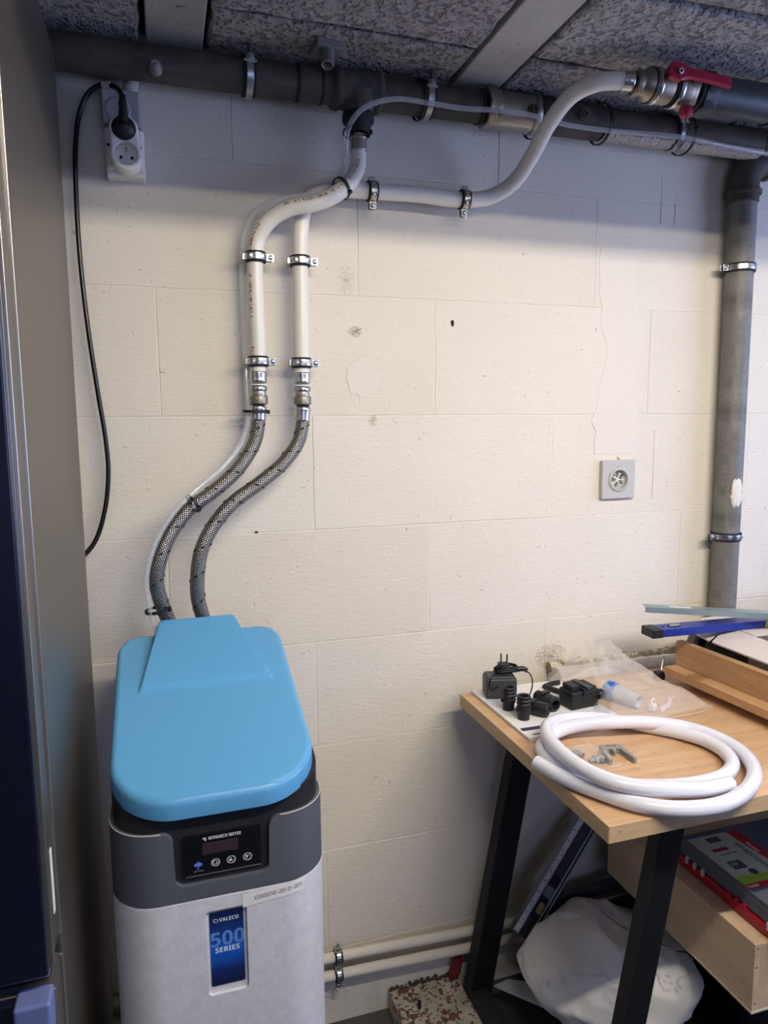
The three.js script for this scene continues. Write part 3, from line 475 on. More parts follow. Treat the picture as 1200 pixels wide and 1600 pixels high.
// ---------------------------------------------------------------- ball valve and the dark pipe behind it
{
  const t = thing('ball_valve', 'nickel ball valve with long red lever handle under the ceiling', 'valve'), y = 1.9155, z = 0.252, P = (x) => [x, y, z];
  part('valve_body', [hexnut(P(0.828), P(0.842), 0.0225), lathe([[0.014, 0], [0.0185, 0], [0.0185, 0.006], [0.027, 0.012], [0.0285, 0.03], [0.0285, 0.056], [0.026, 0.064], [0.026, 0.07], [0.0305, 0.074], [0.0305, 0.098], [0.028, 0.102], [0.02, 0.102]], P(0.84), P(0.952), 30), hexnut(P(0.928), P(0.95), 0.0335)], brass, t);
  part('body_ring', lathe(RING(0.02, 0.0305, 0.008, 0.0015), P(0.866), P(0.874)), chrome, t); part('body_ring', lathe(RING(0.02, 0.0325, 0.01, 0.0015), P(0.908), P(0.918)), chrome, t);
  for (const x of [0.858, 0.902]) part('groove', lathe(RING(0.02, 0.0292, 0.004), P(x), P(x + 0.004)), rubber, t);
  part('seal_band', lathe(RING(0.02, 0.0325, 0.012, 0.002), P(0.952), P(0.966)), rubber, t);
  part('stem', [cyl([0.888, y + 0.004, z + 0.018], [0.888, y + 0.008, z + 0.038], 0.008, 0.008, 14)], nickel, t);
  const h = part('lever', (() => { const s = new THREE.Shape(); s.moveTo(-0.016, -0.012); s.quadraticCurveTo(-0.02, 0.012, -0.002, 0.0165); s.quadraticCurveTo(0.014, 0.016, 0.022, 0.009); s.lineTo(0.07, 0.0075); s.quadraticCurveTo(0.104, 0.006, 0.112, 0.007); s.lineTo(0.111, -0.01); s.quadraticCurveTo(0.08, -0.0065, 0.03, -0.006); s.quadraticCurveTo(0.01, -0.008, 0.002, -0.017); s.closePath(); const g = new THREE.ExtrudeGeometry(s, { depth: 0.006, bevelEnabled: true, bevelSize: 0.0015, bevelThickness: 0.0015, bevelSegments: 2 }); return spun(g, 0.888, y + 0.008, z + 0.036, -0.25, 0, -0.03); })(), redPaint, t);
  part('lever_nut', hexnut([0.89, y + 0.0085, z + 0.043], [0.89, y + 0.007, z + 0.049], 0.0055), zinc, h);
  part('drain_port', [cyl([0.932, y - 0.02, z + 0.008], [0.932, y - 0.036, z + 0.012], 0.01, 0.009, 16)], brass, t);
  const k = part('drain_knob', lathe([[0.0001, 0], [0.008, 0.0005], [0.0118, 0.004], [0.0125, 0.011], [0.0105, 0.018], [0.006, 0.021], [0.0001, 0.0215]], [0.932, y - 0.031, z + 0.01], [0.932, y - 0.053, z + 0.014], 9).toNonIndexed(), redPaint, t); k.geometry.computeVertexNormals();
  part('pin', cyl([0.932, y - 0.05, z + 0.013], [0.932, y - 0.071, z + 0.015], 0.0012, 0.0012, 8), galvDark, k);
}
{
  const t = thing('supply_pipe', 'thick dark pipe under the ceiling at the right, behind the red valve', 'pipe'), y = 1.914, z = 0.252, m = std({ color: 0x8b94a3, metalness: 0.3, roughness: 0.42, map: galvCol });
  part('pipe_length', metric(cyl([0.962, y, z], [1.14, y, z], 0.0335, 0.0335, 30)), m, t);
  part('hexagon', hexnut([0.962, y, z], [0.992, y, z], 0.038), m, t);
  part('joint_band', lathe(RING(0.03, 0.0365, 0.008), [1.128, y, z], [1.137, y, z]), rubber, t);
  part('pipe_length', [metric(cyl([1.137, y, z], [2.45, y, z], 0.036, 0.036, 28))], m, t);
  part('bracket', [box(0.02, 0.05, 0.004, 1.3, CEIL - 0.01, z), cyl([1.3, y + 0.03, z], [1.3, CEIL + 0.01, z], 0.005)], galvDark, t);
}
{ // capped stub on a square plate
  const t = thing('ceiling_fitting', 'small capped metal stub on a square ceiling plate above the tee', 'fitting'), x = 0.302, z = 0.128;
  part('plate', spun(rbox(0.05, 0.016, 0.042, 0.003), x, CEIL - 0.004, z - 0.004, 0, 0.15, 0), galv, t);
  part('stub', lathe([[0.004, 0], [0.0125, 0], [0.0135, 0.002], [0.0135, 0.01], [0.0115, 0.012], [0.0115, 0.03], [0.0105, 0.032], [0.008, 0.032], [0.0075, 0.022], [0.0001, 0.022]], [x, CEIL - 0.008, z], [x - 0.002, CEIL - 0.038, z + 0.009], 24), galv, t);
}
// two painted heating pipes low on the wall
function low(label, y0, y1) { return solo('heating_pipe', label, 'pipe', tube([[-0.84, y0 + 0.03, 0.028], [0.3, y0, 0.028], [0.65, y1, 0.028], [1.22, y1 - 0.016, 0.028]], 0.0108, 60, 18), wallMats[1]); }
low('upper of two painted heating pipes low on the wall', 0.181, 0.1655);
low('lower of two painted heating pipes low on the wall', 0.1385, 0.124);
function twin(label, x, ya, yb) {
  const t = thing('twin_clamp', label, 'clamp');
  for (const y of [ya, yb]) { part('rubber_liner', lathe(RING(0.0105, 0.0145, 0.017), [x - 0.0085, y, 0.028], [x + 0.0085, y, 0.028], 24), rubber, t); part('steel_band', lathe(RING(0.0135, 0.0165, 0.01), [x - 0.005, y, 0.028], [x + 0.005, y, 0.028], 24), chrome, t); }
  const h = (ya - yb) / 2, m = (ya + yb) / 2;
  part('threaded_rod', cyl([x - 0.001, yb - 0.03, 0.032], [x - 0.001, ya + 0.034, 0.032], 0.0028, 0.0028, 10), zinc, t);
  for (const y of [ya + 0.022, m, yb - 0.021]) part('nut', [hexnut([x - 0.001, y - 0.004, 0.032], [x - 0.001, y + 0.004, 0.032], 0.0068), rbox(0.014, 0.003, 0.012, 0.0008, x - 0.001, y - 0.0055, 0.032)], zinc, t);
  part('stud', cyl([x, ya, 0.012], [x, ya, -0.001], 0.004), zinc, t); part('stud', cyl([x, yb, 0.012], [x, yb, -0.001], 0.004), zinc, t);
}
twin('double clamp holding both heating pipes, right of the water softener', 0.315, 0.1805, 0.1385);
twin('double clamp holding both heating pipes, between fridge and softener', -0.118, 0.192, 0.149);
// ---------------------------------------------------------------- power sockets on the wall
{
  const t = thing('switch_box', 'square grey surface switch box above the socket outlet, cable pipe on top', 'switch');
  part('back_box', rbox(0.064, 0.058, 0.04, 0.004, -0.039, 1.859, 0.02), boxGrey, t);
  const f = part('front_plate', rbox(0.06, 0.054, 0.005, 0.002, -0.039, 1.859, 0.0415), boxGrey, t);
  part('rocker', lathe([[0.0001, 0.0025], [0.018, 0.0025], [0.0205, 0.0015], [0.0215, 0]].reverse(), [-0.044, 1.853, 0.0435], [-0.044, 1.853, 0.0465], 32), boxGrey, f);
  const c = []; for (let i = 0; i < 9; i++) c.push(new THREE.TorusGeometry(0.0118, 0.0022, 8, 20).rotateX(Math.PI / 2).rotateZ(0.25).translate(-0.024 + i * 0.0006, 1.888 + i * 0.0042, 0.022));
  part('conduit', [...c, tube([[-0.024, 1.884, 0.022], [-0.018, 1.93, 0.022]], 0.0118, 6, 16)], greyPl, t);
}
{
  const t = thing('wall_socket', 'pale surface socket box below the switch box, top left of the wall', 'socket');
  part('back_box', rbox(0.064, 0.078, 0.034, 0.003, -0.036, 1.788, 0.017), whitePl, t);
  part('cover', rbox(0.059, 0.068, 0.01, 0.003, -0.036, 1.792, 0.036), whitePl, t);
  for (const x of [-0.0625, -0.011]) part('screw_cap', cyl([x, 1.796, 0.040], [x, 1.796, 0.0425], 0.0025), hole, t);
}
{
  const t = thing('socket_doubler', 'white figure-eight double adapter plugged into the wall socket', 'adapter');
  const s = new THREE.Shape(); const A = [-0.0355, 1.812, 0.0235], B = [-0.0335, 1.7725, 0.0255];
  { const p = []; for (let k = 0; k <= 30; k++) { const a = -0.28 + (Math.PI + 0.56) * k / 30; p.push([A[0] + A[2] * Math.cos(a), A[1] + A[2] * Math.sin(a)]); } for (let k = 0; k <= 30; k++) { const a = Math.PI - 0.3 + (Math.PI + 0.6) * k / 30; p.push([B[0] + B[2] * Math.cos(a), B[1] + B[2] * Math.sin(a)]); } s.setFromPoints(p.map(([x, y]) => new THREE.Vector2(x, y))); }
  let body = new THREE.ExtrudeGeometry(s, { depth: 0.028, bevelEnabled: true, bevelSize: 0.004, bevelThickness: 0.004, bevelOffset: -0.004, bevelSegments: 3, curveSegments: 24 }).translate(0, 0, 0.044);
  const ev = new Evaluator(); ev.attributes = ['position', 'normal']; ev.useGroups = false;
  let br = new Brush(clean(body)); for (const c of [A, B]) { const k = new Brush(clean(cyl([c[0], c[1] + 0.001, 0.058], [c[0], c[1] + 0.001, 0.09], 0.0193, 0.0198, 36))); br.updateMatrixWorld(); k.updateMatrixWorld(); br = ev.evaluate(br, k, SUBTRACTION); }
  part('adapter_body', flatIfNeeded(br.geometry), whitePl, t);
  const w = part('outlet_well', cyl([B[0], B[1] + 0.001, 0.057], [B[0], B[1] + 0.001, 0.0586], 0.0192, 0.0192, 32), whitePl, t);
  part('earth_pin', cyl([B[0], B[1] + 0.0105, 0.058], [B[0], B[1] + 0.0105, 0.073], 0.0022, 0.0018, 12), chrome, w);
  for (const s2 of [-1, 1]) part('contact_hole', cyl([B[0] + s2 * 0.0088, B[1] - 0.0005, 0.0585], [B[0] + s2 * 0.0088, B[1] - 0.0005, 0.0592], 0.0026, 0.0026, 14), hole, w);
}
function flatIfNeeded(g) { return g; }
{
  const t = thing('power_cable', 'black mains cable with plug hanging from the white adapter to the fridge', 'cable');
  part('cord', tube([[-0.034, 1.855, 0.084], [-0.039, 1.872, 0.072], [-0.049, 1.884, 0.058], [-0.067, 1.888, 0.049], [-0.088, 1.877, 0.041], [-0.105, 1.846, 0.035], [-0.115, 1.796, 0.030], [-0.119, 1.718, 0.028], [-0.119, 1.612, 0.028], [-0.113, 1.494, 0.028], [-0.103, 1.383, 0.028], [-0.094, 1.293, 0.028], [-0.093, 1.235, 0.028], [-0.103, 1.166, 0.030], [-0.123, 1.111, 0.034], [-0.16, 1.07, 0.045], [-0.2, 1.0, 0.06]], 0.0042, 180, 12), blackGloss, t);
  const p = part('plug', [lathe([[0.0001, 0], [0.0185, 0], [0.0185, 0.017], [0.017, 0.021], [0.0105, 0.027], [0.0001, 0.03]], [-0.0355, 1.813, 0.06], [-0.0355, 1.813, 0.09], 28), cyl([-0.0355, 1.818, 0.083], [-0.034, 1.852, 0.085], 0.0085, 0.0055, 16)], blackPl, t);
  part('strain_relief', [0, 1, 2, 3].map((i) => lathe(RING(0.003, 0.0068 - i * 0.0005, 0.003), [-0.0352 + i * 0.0003, 1.845 + i * 0.0045, 0.0845], [-0.0352 + i * 0.0003, 1.848 + i * 0.0045, 0.0843], 14)), blackPl, p);
  part('cable_tag', tube([[-0.054, 1.8863, 0.0548], [-0.06, 1.8876, 0.0518], [-0.066, 1.8882, 0.0492]], 0.0054, 8, 12), greyPl, t);
}
{ // flush French-size outlet in the middle of the wall
  const t = thing('wall_socket', 'flush grey square wall socket with round outlet, right of centre', 'socket'), x = 0.997, y = 1.189;
  const s = new THREE.Shape(); const a = 0.0442, r = 0.004; s.moveTo(-a + r, -a); s.lineTo(a - r, -a); s.quadraticCurveTo(a, -a, a, -a + r); s.lineTo(a, a - r); s.quadraticCurveTo(a, a, a - r, a); s.lineTo(-a + r, a); s.quadraticCurveTo(-a, a, -a, a - r); s.lineTo(-a, -a + r); s.quadraticCurveTo(-a, -a, -a + r, -a);
  const h = new THREE.Path(); h.absarc(0, -0.001, 0.0255, 0, Math.PI * 2, true); s.holes.push(h);
  part('face_plate', new THREE.ExtrudeGeometry(s, { depth: 0.008, bevelEnabled: true, bevelSize: 0.002, bevelThickness: 0.002, bevelOffset: -0.002, bevelSegments: 3, curveSegments: 40 }).translate(x, y, 0.001), greyPl, t);
  part('rim', lathe([[0.0215, 0], [0.0215, 0.0125], [0.0235, 0.0135], [0.0268, 0.0125], [0.0278, 0.009], [0.0255, 0]], [x, y - 0.001, 0.001], [x, y - 0.001, 0.0145], 44), greyPl, t);
  const w = part('outlet_well', cyl([x, y - 0.001, 0.001], [x, y - 0.001, 0.0035], 0.0214, 0.0214, 36), greyPl, t);
  part('insert_star', [0.35, 1.6, 2.75, 4.0, 5.3].map((q) => spun(rbox(0.0026, 0.017, 0.0035, 0.0006), x + Math.sin(q) * 0.0075, y - 0.001 + Math.cos(q) * 0.0075, 0.005, 0, 0, -q)), whitePl, w);
  for (const q of [0.0, 0.95, 2.2, 3.4, 4.65]) part('contact_recess', spun(rbox(0.0062, 0.011, 0.0012, 0.0004), x + Math.sin(q) * 0.0115, y - 0.001 + Math.cos(q) * 0.0115, 0.0037, 0, 0, -q), std({ color: 0x6d6c68, roughness: 0.8 }), w);
  for (const [q, k] of [[4.9, 0.0145], [5.55, 0.0125], [1.5, 0.0095], [0.95, 0.0165]]) part('contact_hole', cyl([x + Math.sin(q) * k, y - 0.001 + Math.cos(q) * k, 0.0037], [x + Math.sin(q) * k, y - 0.001 + Math.cos(q) * k, 0.0046], 0.0022, 0.0022, 12), hole, w);
  part('screw_slot', box(0.003, 0.001, 0.0006, x - 0.003, y + 0.029, 0.0111), hole, t);
  part('plaster_lump', spun(new THREE.IcosahedronGeometry(0.004, 1), x + 0.006, y + 0.049, 0.001), plasterMat, t);
}
// ---------------------------------------------------------------- water softener
class Plan { // rounded rectangle seen from above; s = 0 at front centre, growing to the right
  constructor(xl, xr, zb, zf, rf, rb) { Object.assign(this, { xl, xr, zb, zf, rf, rb }); this.cx = (xl + xr) / 2; const w = (xr - xl) / 2, d = zf - zb; this.L = [w - rf, rf * Math.PI / 2, d - rf - rb, rb * Math.PI / 2, w - rb]; this.half = this.L.reduce((a, b) => a + b, 0); }
  at(s) {
    const sg = s < 0 ? -1 : 1; let u = Math.min(Math.abs(s), this.half); const { L, rf, rb, zf, zb } = this, w = (this.xr - this.xl) / 2; let x, z, nx, nzv;
    if (u <= L[0]) { x = u; z = zf; nx = 0; nzv = 1; } else if ((u -= L[0]) <= L[1]) { const a = u / rf; x = w - rf + rf * Math.sin(a); z = zf - rf + rf * Math.cos(a); nx = Math.sin(a); nzv = Math.cos(a); } else if ((u -= L[1]) <= L[2]) { x = w; z = zf - rf - u; nx = 1; nzv = 0; } else if ((u -= L[2]) <= L[3]) { const a = u / rb; x = w - rb + rb * Math.cos(a); z = zb + rb - rb * Math.sin(a); nx = Math.cos(a); nzv = -Math.sin(a); } else { u -= L[3]; x = w - rb - u; z = zb; nx = 0; nzv = -1; }
    return { x: this.cx + sg * x, z, nx: sg * nx, nz: nzv };
  }
  loop(n) { return Array.from({ length: n }, (_, i) => this.at((i / n * 2 - 1) * this.half)); }
  shape(n = 120) { const p = this.loop(n); return new THREE.Shape(p.map((q) => new THREE.Vector2(q.x, -q.z))); }
}
function band(plan, ss, yb, yt, thick, cap = 0.0012) { // wall strip that follows the plan, rounded top lip
  const prof = (s) => { const b = yb(s), t = yt(s); return [[-thick, b], [0, b], [0, t - cap], [-cap * 0.3, t - cap * 0.3], [-cap, t], [-thick, t]]; };
  const pos = [], idx = [], n = 6; ss.forEach((s) => { const q = plan.at(s); for (const [o, y] of prof(s)) pos.push(q.x + q.nx * o, y, q.z + q.nz * o); });
  for (let i = 0; i + 1 < ss.length; i++) for (let k = 0; k < n; k++) { const a = i * n + k, b = i * n + (k + 1) % n; idx.push(a, a + n, b, b, a + n, b + n); }
  const g = new THREE.BufferGeometry(); g.setAttribute('position', new THREE.Float32BufferAttribute(pos, 3)); g.setIndex(idx); return g;
}
const creased = (g, ang = 0.6) => { const q = g.index ? g.toNonIndexed() : g; return toCreased(q, ang); };
function toCreased(g, ang) { // smooth normals except across sharp edges
  const p = g.attributes.position, n = p.count, fn = [], map = new Map(), key = (i) => Math.round(p.getX(i) * 2e5) + ',' + Math.round(p.getY(i) * 2e5) + ',' + Math.round(p.getZ(i) * 2e5), a = V(0, 0, 0), b = V(0, 0, 0), c = V(0, 0, 0);
  for (let i = 0; i < n; i += 3) { a.fromBufferAttribute(p, i); b.fromBufferAttribute(p, i + 1); c.fromBufferAttribute(p, i + 2); const f = b.clone().sub(a).cross(c.clone().sub(a)); fn.push(f); for (let k = 0; k < 3; k++) { const q = key(i + k); if (!map.has(q)) map.set(q, []); map.get(q).push(i / 3); } }
  const un = fn.map((f) => f.clone().normalize()), out = new Float32Array(n * 3), ca = Math.cos(ang);
  for (let i = 0; i < n; i++) { const f = Math.floor(i / 3), v = V(0, 0, 0); for (const g2 of map.get(key(i))) if (un[g2].dot(un[f]) > ca) v.add(fn[g2]); v.normalize(); out.set([v.x, v.y, v.z], i * 3); }
  g.setAttribute('normal', new THREE.BufferAttribute(out, 3)); return g;
}
{
  const t = thing('water_softener', 'white water softener cabinet with blue sloping lid and dark control panel', 'water softener');
  const body = new Plan(-0.0885, 0.1965, 0.14, 0.505, 0.062, 0.03), BY = 0.705;
  // white cabinet with the sunk field for the badge
  let g = new THREE.ExtrudeGeometry(body.shape(140), { depth: BY - 0.008, bevelEnabled: true, bevelSize: 0.003, bevelThickness: 0.003, bevelOffset: -0.003, bevelSegments: 2 }).rotateX(-Math.PI / 2).translate(0, 0.004, 0);
  const ev = new Evaluator(); ev.attributes = ['position', 'normal']; ev.useGroups = false;
  const cut = prism((() => { const q = [], r = 0.005, X0 = 0.0285, X1 = 0.0815, Y0 = 0.562, Y1 = 0.684; for (const [cx, cy, a0] of [[X1 - r, Y1 - r, 0], [X0 + r, Y1 - r, 1], [X0 + r, Y0 + r, 2], [X1 - r, Y0 + r, 3]]) for (let k = 0; k <= 6; k++) { const a = (a0 + k / 6) * Math.PI / 2; q.push([cx + r * Math.cos(a), cy + r * Math.sin(a)]); } return q; })(), 0.03).translate(0, 0, 0.5005);
  const A = new Brush(creased(clean(g), 0.5)), B = new Brush(clean(cut)); A.updateMatrixWorld(); B.updateMatrixWorld();
  const bg = ev.evaluate(A, B, SUBTRACTION).geometry; part('cabinet', metric(bg), bodyWhite, t);
  // badge: maker's name, series number
  const badge = canvasTex(512, 1248, (c, w, h) => {
    const gr = c.createLinearGradient(0, 0, 0, h); gr.addColorStop(0, '#0d1c44'); gr.addColorStop(0.3, '#123a8c'); gr.addColorStop(0.5, '#1a5fc4'); gr.addColorStop(0.66, '#1450b0'); gr.addColorStop(0.8, '#0e2c6c'); gr.addColorStop(1, '#0b1a40'); c.fillStyle = gr; c.fillRect(0, 0, w, h);
    c.fillStyle = '#5f8fd0'; c.font = 'bold 330px sans-serif'; c.textAlign = 'center'; c.fillText('500', w / 2 + 6, 580, 540);
    c.fillStyle = '#e8eef8'; c.font = 'bold 118px sans-serif'; c.fillText('SERIES', w / 2, 690, 420);
    c.font = 'bold 86px sans-serif'; c.fillText('VALECO', w / 2 + 38, 172, 300); c.lineWidth = 9; c.strokeStyle = '#e8eef8'; c.beginPath(); c.moveTo(66, 118); c.quadraticCurveTo(52, 150, 84, 172); c.quadraticCurveTo(120, 182, 128, 150); c.quadraticCurveTo(128, 118, 66, 118); c.stroke();
  });
  const rect = (w, h, r) => { const s = new THREE.Shape(); s.moveTo(-w / 2 + r, -h / 2); s.lineTo(w / 2 - r, -h / 2); s.quadraticCurveTo(w / 2, -h / 2, w / 2, -h / 2 + r); s.lineTo(w / 2, h / 2 - r); s.quadraticCurveTo(w / 2, h / 2, w / 2 - r, h / 2); s.lineTo(-w / 2 + r, h / 2); s.quadraticCurveTo(-w / 2, h / 2, -w / 2, h / 2 - r); s.lineTo(-w / 2, -h / 2 + r); s.quadraticCurveTo(-w / 2, -h / 2, -w / 2 + r, -h / 2); return s; };
  const card = (w, h, r, d) => { const q = clean(new THREE.ExtrudeGeometry(rect(w, h, r), { depth: d, bevelEnabled: false, curveSegments: 8 })), p = q.attributes.position, u = q.attributes.uv; for (let i = 0; i < p.count; i++) u.setXY(i, p.getX(i) / w + 0.5, p.getY(i) / h + 0.5); return q; };
  part('badge', card(0.0445, 0.1065, 0.0025, 0.0008).translate(0.0548, 0.6255, 0.5006), phys({ map: badge, roughness: 0.35, clearcoat: 0.3 }), t, { label: 'dark blue badge reading VALECO 500 SERIES' });
  // grey collar with the notch of the control panel
  const N0 = -0.0625, N1 = 0.0605, NB = 0.726, r = 0.014, TOP = 0.802, ss = []; // notch in s along the front
  for (let i = 0; i <= 160; i++) ss.push(lerp(-body.half, body.half, i / 160)); for (const e of [N0, N1]) for (let i = 0; i <= 60; i++) ss.push(e - 0.02 + 0.04 * i / 60); ss.sort((a, b) => a - b);
  const top = (s) => {
    const e = Math.min(s - N0, N1 - s); // >0 inside notch
    if (e <= -0.012) return TOP; if (e <= 0) { const a = (e + 0.012) / 0.012; return TOP - 0.012 * (1 - Math.sqrt(Math.max(0, 1 - a * a))) - a * 0.002; }
    if (e < r) { const a = 1 - e / r; return NB + r * (1 - Math.sqrt(Math.max(0, 1 - a * a))) + Math.max(0, 0.06 * (a - 0.93) / 0.07); } return NB;
  };
  part('collar', creased(clean(band(body, ss, () => BY, top, 0.006)), 0.7), collarGrey, t);
  part('collar_highlight', tube(crv(ss.filter((s, i) => s > N1 + 0.014 && i % 3 === 0).map((s) => { const q = body.at(s); return [q.x - q.nx * 0.0008, TOP + 0.0004, q.z - q.nz * 0.0008]; })), 0.0009, 120, 6), greyPl, t);  // highlight along the collar top, put in as light grey edging
  part('collar_highlight', tube(crv(ss.filter((s, i) => s < N0 - 0.014 && i % 3 === 0).map((s) => { const q = body.at(s); return [q.x - q.nx * 0.0008, TOP + 0.0004, q.z - q.nz * 0.0008]; })), 0.0009, 120, 6), greyPl, t);
  // lid
  const lid = new Plan(-0.085, 0.188, 0.136, 0.514, 0.085, 0.04);
  const slope = (z) => 0.957 - 0.29 * (z - 0.148);
  const hump = (x, z) => { const hp = 0.987 - 0.43 * (z - 0.136), k = (z - 0.136) / 0.16, xl = lerp(-0.016, -0.047, k), xr = lerp(0.109, 0.152, k), ins = Math.min(x - xl, xr - x); return Math.max(0, hp - slope(z)) * sm(-0.006, 0.0, ins) * sm(1.02, 0.9, k); };
  const ytop = (x, z) => slope(z) + hump(x, z);
  const inner = new Plan(body.xl + 0.005, body.xr - 0.005, 0.145, 0.4985, 0.058, 0.027);
  part('inner_rim', creased(clean(band(inner, Array.from({ length: 161 }, (_, i) => lerp(-inner.half, inner.half, i / 160)), () => 0.70, (s) => slope(inner.at(s).z) - 0.024, 0.02)), 0.7), std({ color: 0x242427, roughness: 0.45 }), t);
  {
    const n = 240, ring = lid.loop(n), rad = [0, 0.0006, 0.0018, 0.0036, 0.006, 0.009], cz = (z) => clamp(z, 0.26, 0.40), pos = [], idx = [], rows = [];
    const add = (x, y, z) => { pos.push(x, y, z); return pos.length / 3 - 1; };
    const rowAt = (f) => { const row = []; for (let i = 0; i < n; i++) row.push(f(ring[i])); rows.push(row); };
    const fil = 0.009, under = (q) => slope(q.z) - 0.0285;
    rowAt((q) => add(q.x - q.nx * 0.012, under(q) + 0.001, q.z - q.nz * 0.012)); rowAt((q) => add(q.x - q.nx * 0.002, under(q), q.z - q.nz * 0.002)); rowAt((q) => add(q.x, under(q) + 0.0015, q.z));
    for (const d of rad) rowAt((q) => { const x = q.x - q.nx * d, z = q.z - q.nz * d; return add(x, ytop(x, z) - (d < fil ? fil - Math.sqrt(fil * fil - (fil - d) ** 2) : 0) * (q.nz < -0.6 ? 0.4 : 1), z); });
    const M = 70; for (let k = 1; k <= M; k++) rowAt((q) => { const x0 = q.x - q.nx * fil, z0 = q.z - q.nz * fil, f = k / M, x = lerp(x0, lid.cx, f), z = lerp(z0, cz(z0), f); return add(x, ytop(x, z), z); });
    for (let k = 0; k + 1 < rows.length; k++) for (let i = 0; i < n; i++) { const j = (i + 1) % n, a = rows[k][i], b = rows[k][j], c = rows[k + 1][i], d = rows[k + 1][j]; idx.push(a, b, c, b, d, c); }
    const lg = new THREE.BufferGeometry(); lg.setAttribute('position', new THREE.Float32BufferAttribute(pos, 3)); lg.setIndex(idx); lg.computeVertexNormals();
    { const nn = lg.attributes.normal; for (let k = 3 + rad.length - 1; k < rows.length; k++) for (const v of rows[k]) { const x = pos[v * 3], z = pos[v * 3 + 2], e = 0.0012, n = V(-(ytop(x + e, z) - ytop(x - e, z)) / (2 * e), 1, -(ytop(x, z + e) - ytop(x, z - e)) / (2 * e)).normalize(); nn.setXYZ(v, n.x, n.y, n.z); } }
    const lm = part('lid', metric(lg), lidBlue, t);
    part('lid_seam', tube(crv(Array.from({ length: 12 }, (_, i) => { const x = lerp(-0.082, 0.185, i / 11); return [x, ytop(x, 0.302) + 0.0001, 0.302]; })), 0.0003, 40, 6), lidBlue, lm);
  }
  // control panel: glass front with display, buttons and lettering
  const pt = canvasTex(1024, 560, (c, w, h) => {
    c.fillStyle = '#0b0b14'; c.fillRect(0, 0, w, h); c.strokeStyle = '#26262e'; c.lineWidth = 5; c.strokeRect(6, 6, w - 12, h - 12);
    c.fillStyle = '#e6e6ea'; c.font = 'bold 62px sans-serif'; c.textAlign = 'left'; c.fillText('MONARCH WATER', 330, 96, 430);
    c.beginPath(); c.moveTo(252, 70); c.quadraticCurveTo(276, 46, 308, 62); c.lineTo(306, 104); c.lineTo(280, 104); c.quadraticCurveTo(284, 82, 252, 70); c.fill(); c.strokeStyle = '#0b0b14'; c.lineWidth = 4; for (const y of [72, 84, 96]) { c.beginPath(); c.moveTo(268, y - 4); c.lineTo(310, y); c.stroke(); }
    const icon = (x) => { c.strokeStyle = '#c9c9d0'; c.lineWidth = 7; c.beginPath(); c.arc(x, 430, 50, 0, 6.2832); c.stroke(); };
    icon(408); icon(612); icon(826); c.lineWidth = 10; c.beginPath(); c.arc(408, 430, 26, -2.4, 0.3); c.stroke(); c.beginPath(); c.arc(408, 430, 26, 0.75, 3.45); c.stroke(); c.fillStyle = '#c9c9d0'; c.beginPath(); c.moveTo(420, 440); c.lineTo(448, 436); c.lineTo(434, 462); c.fill(); c.beginPath(); c.moveTo(396, 420); c.lineTo(368, 424); c.lineTo(382, 398); c.fill();
    c.fillStyle = '#d6d6dc'; c.beginPath(); c.moveTo(612, 398); c.lineTo(640, 450); c.lineTo(584, 450); c.fill(); c.beginPath(); c.moveTo(826, 460); c.lineTo(854, 408); c.lineTo(798, 408); c.fill();
    c.save(); c.translate(190, 420); c.rotate(Math.PI / 4); c.fillStyle = '#2a52c8'; c.fillRect(-38, -38, 76, 76); c.restore(); c.fillStyle = '#9db2f0'; c.font = 'bold 52px sans-serif'; c.textAlign = 'center'; c.fillText('(H2O)', 190, 438, 104);
    c.fillStyle = '#b9b9c2'; c.font = '26px sans-serif'; c.fillText('for', 190, 492); c.fillText('water saving', 190, 518, 130);
  });
  const pan = part('control_panel', card(0.101, 0.0555, 0.004, 0.003).translate(0.0535, 0.7645, 0.4985), phys({ map: pt, roughness: 0.2, clearcoat: 0.7, clearcoatRoughness: 0.1 }), t, { label: 'black glossy control panel reading MONARCH WATER' });
  part('display', rbox(0.046, 0.0155, 0.0008, 0.0003, 0.0505, 0.7708, 0.5017), phys({ color: 0x3a2a33, roughness: 0.3, clearcoat: 0.4 }), pan);
  for (const x of [0.408, 0.612, 0.826]) part('button', lathe([[0.0046, 0], [0.005, 0.0004], [0.0054, 0]], [0.0535 + (x - 0.5) * 0.1, 0.7495, 0.5015], [0.0535 + (x - 0.5) * 0.1, 0.7495, 0.5025], 24), greyPl, pan);
  part('panel_lip', [rbox(0.098, 0.002, 0.002, 0.0008, 0.0535, 0.7352, 0.5012)], std({ color: 0x3c3c42, roughness: 0.4 }), pan);
  // serial number sticker, following the corner
  const sTex = canvasTex(1024, 240, (c, w, h) => { c.fillStyle = '#e9e7e6'; c.fillRect(0, 0, w, h); c.fillStyle = '#2c2c30'; c.font = 'bold 104px monospace'; c.textAlign = 'left'; c.fillText('V200000745-260-01-0039', 190, 156, 815); });
  const sg = new THREE.PlaneGeometry(0.083, 0.018, 30, 1), sp = sg.attributes.position, sOff = 0.118 - body.cx;
  for (let i = 0; i < sp.count; i++) { const s = sOff + sp.getX(i), y = 0.6925 + sp.getY(i) + sp.getX(i) * 0.075, q = body.at(s); sp.setXYZ(i, q.x + q.nx * 0.0006, y, q.z + q.nz * 0.0006); } sg.computeVertexNormals();
  part('serial_sticker', sg, std({ map: sTex, roughness: 0.6 }), t, { label: 'white sticker with a printed serial number' });
  part('brine_elbow', [cyl([-0.012, 0.82, 0.14], [-0.012, 0.90, 0.128], 0.008), cyl([0.01, 0.85, 0.15], [0.01, 0.875, 0.104], 0.013), cyl([0.068, 0.85, 0.15], [0.068, 0.875, 0.104], 0.013)], blackPl, t);
}
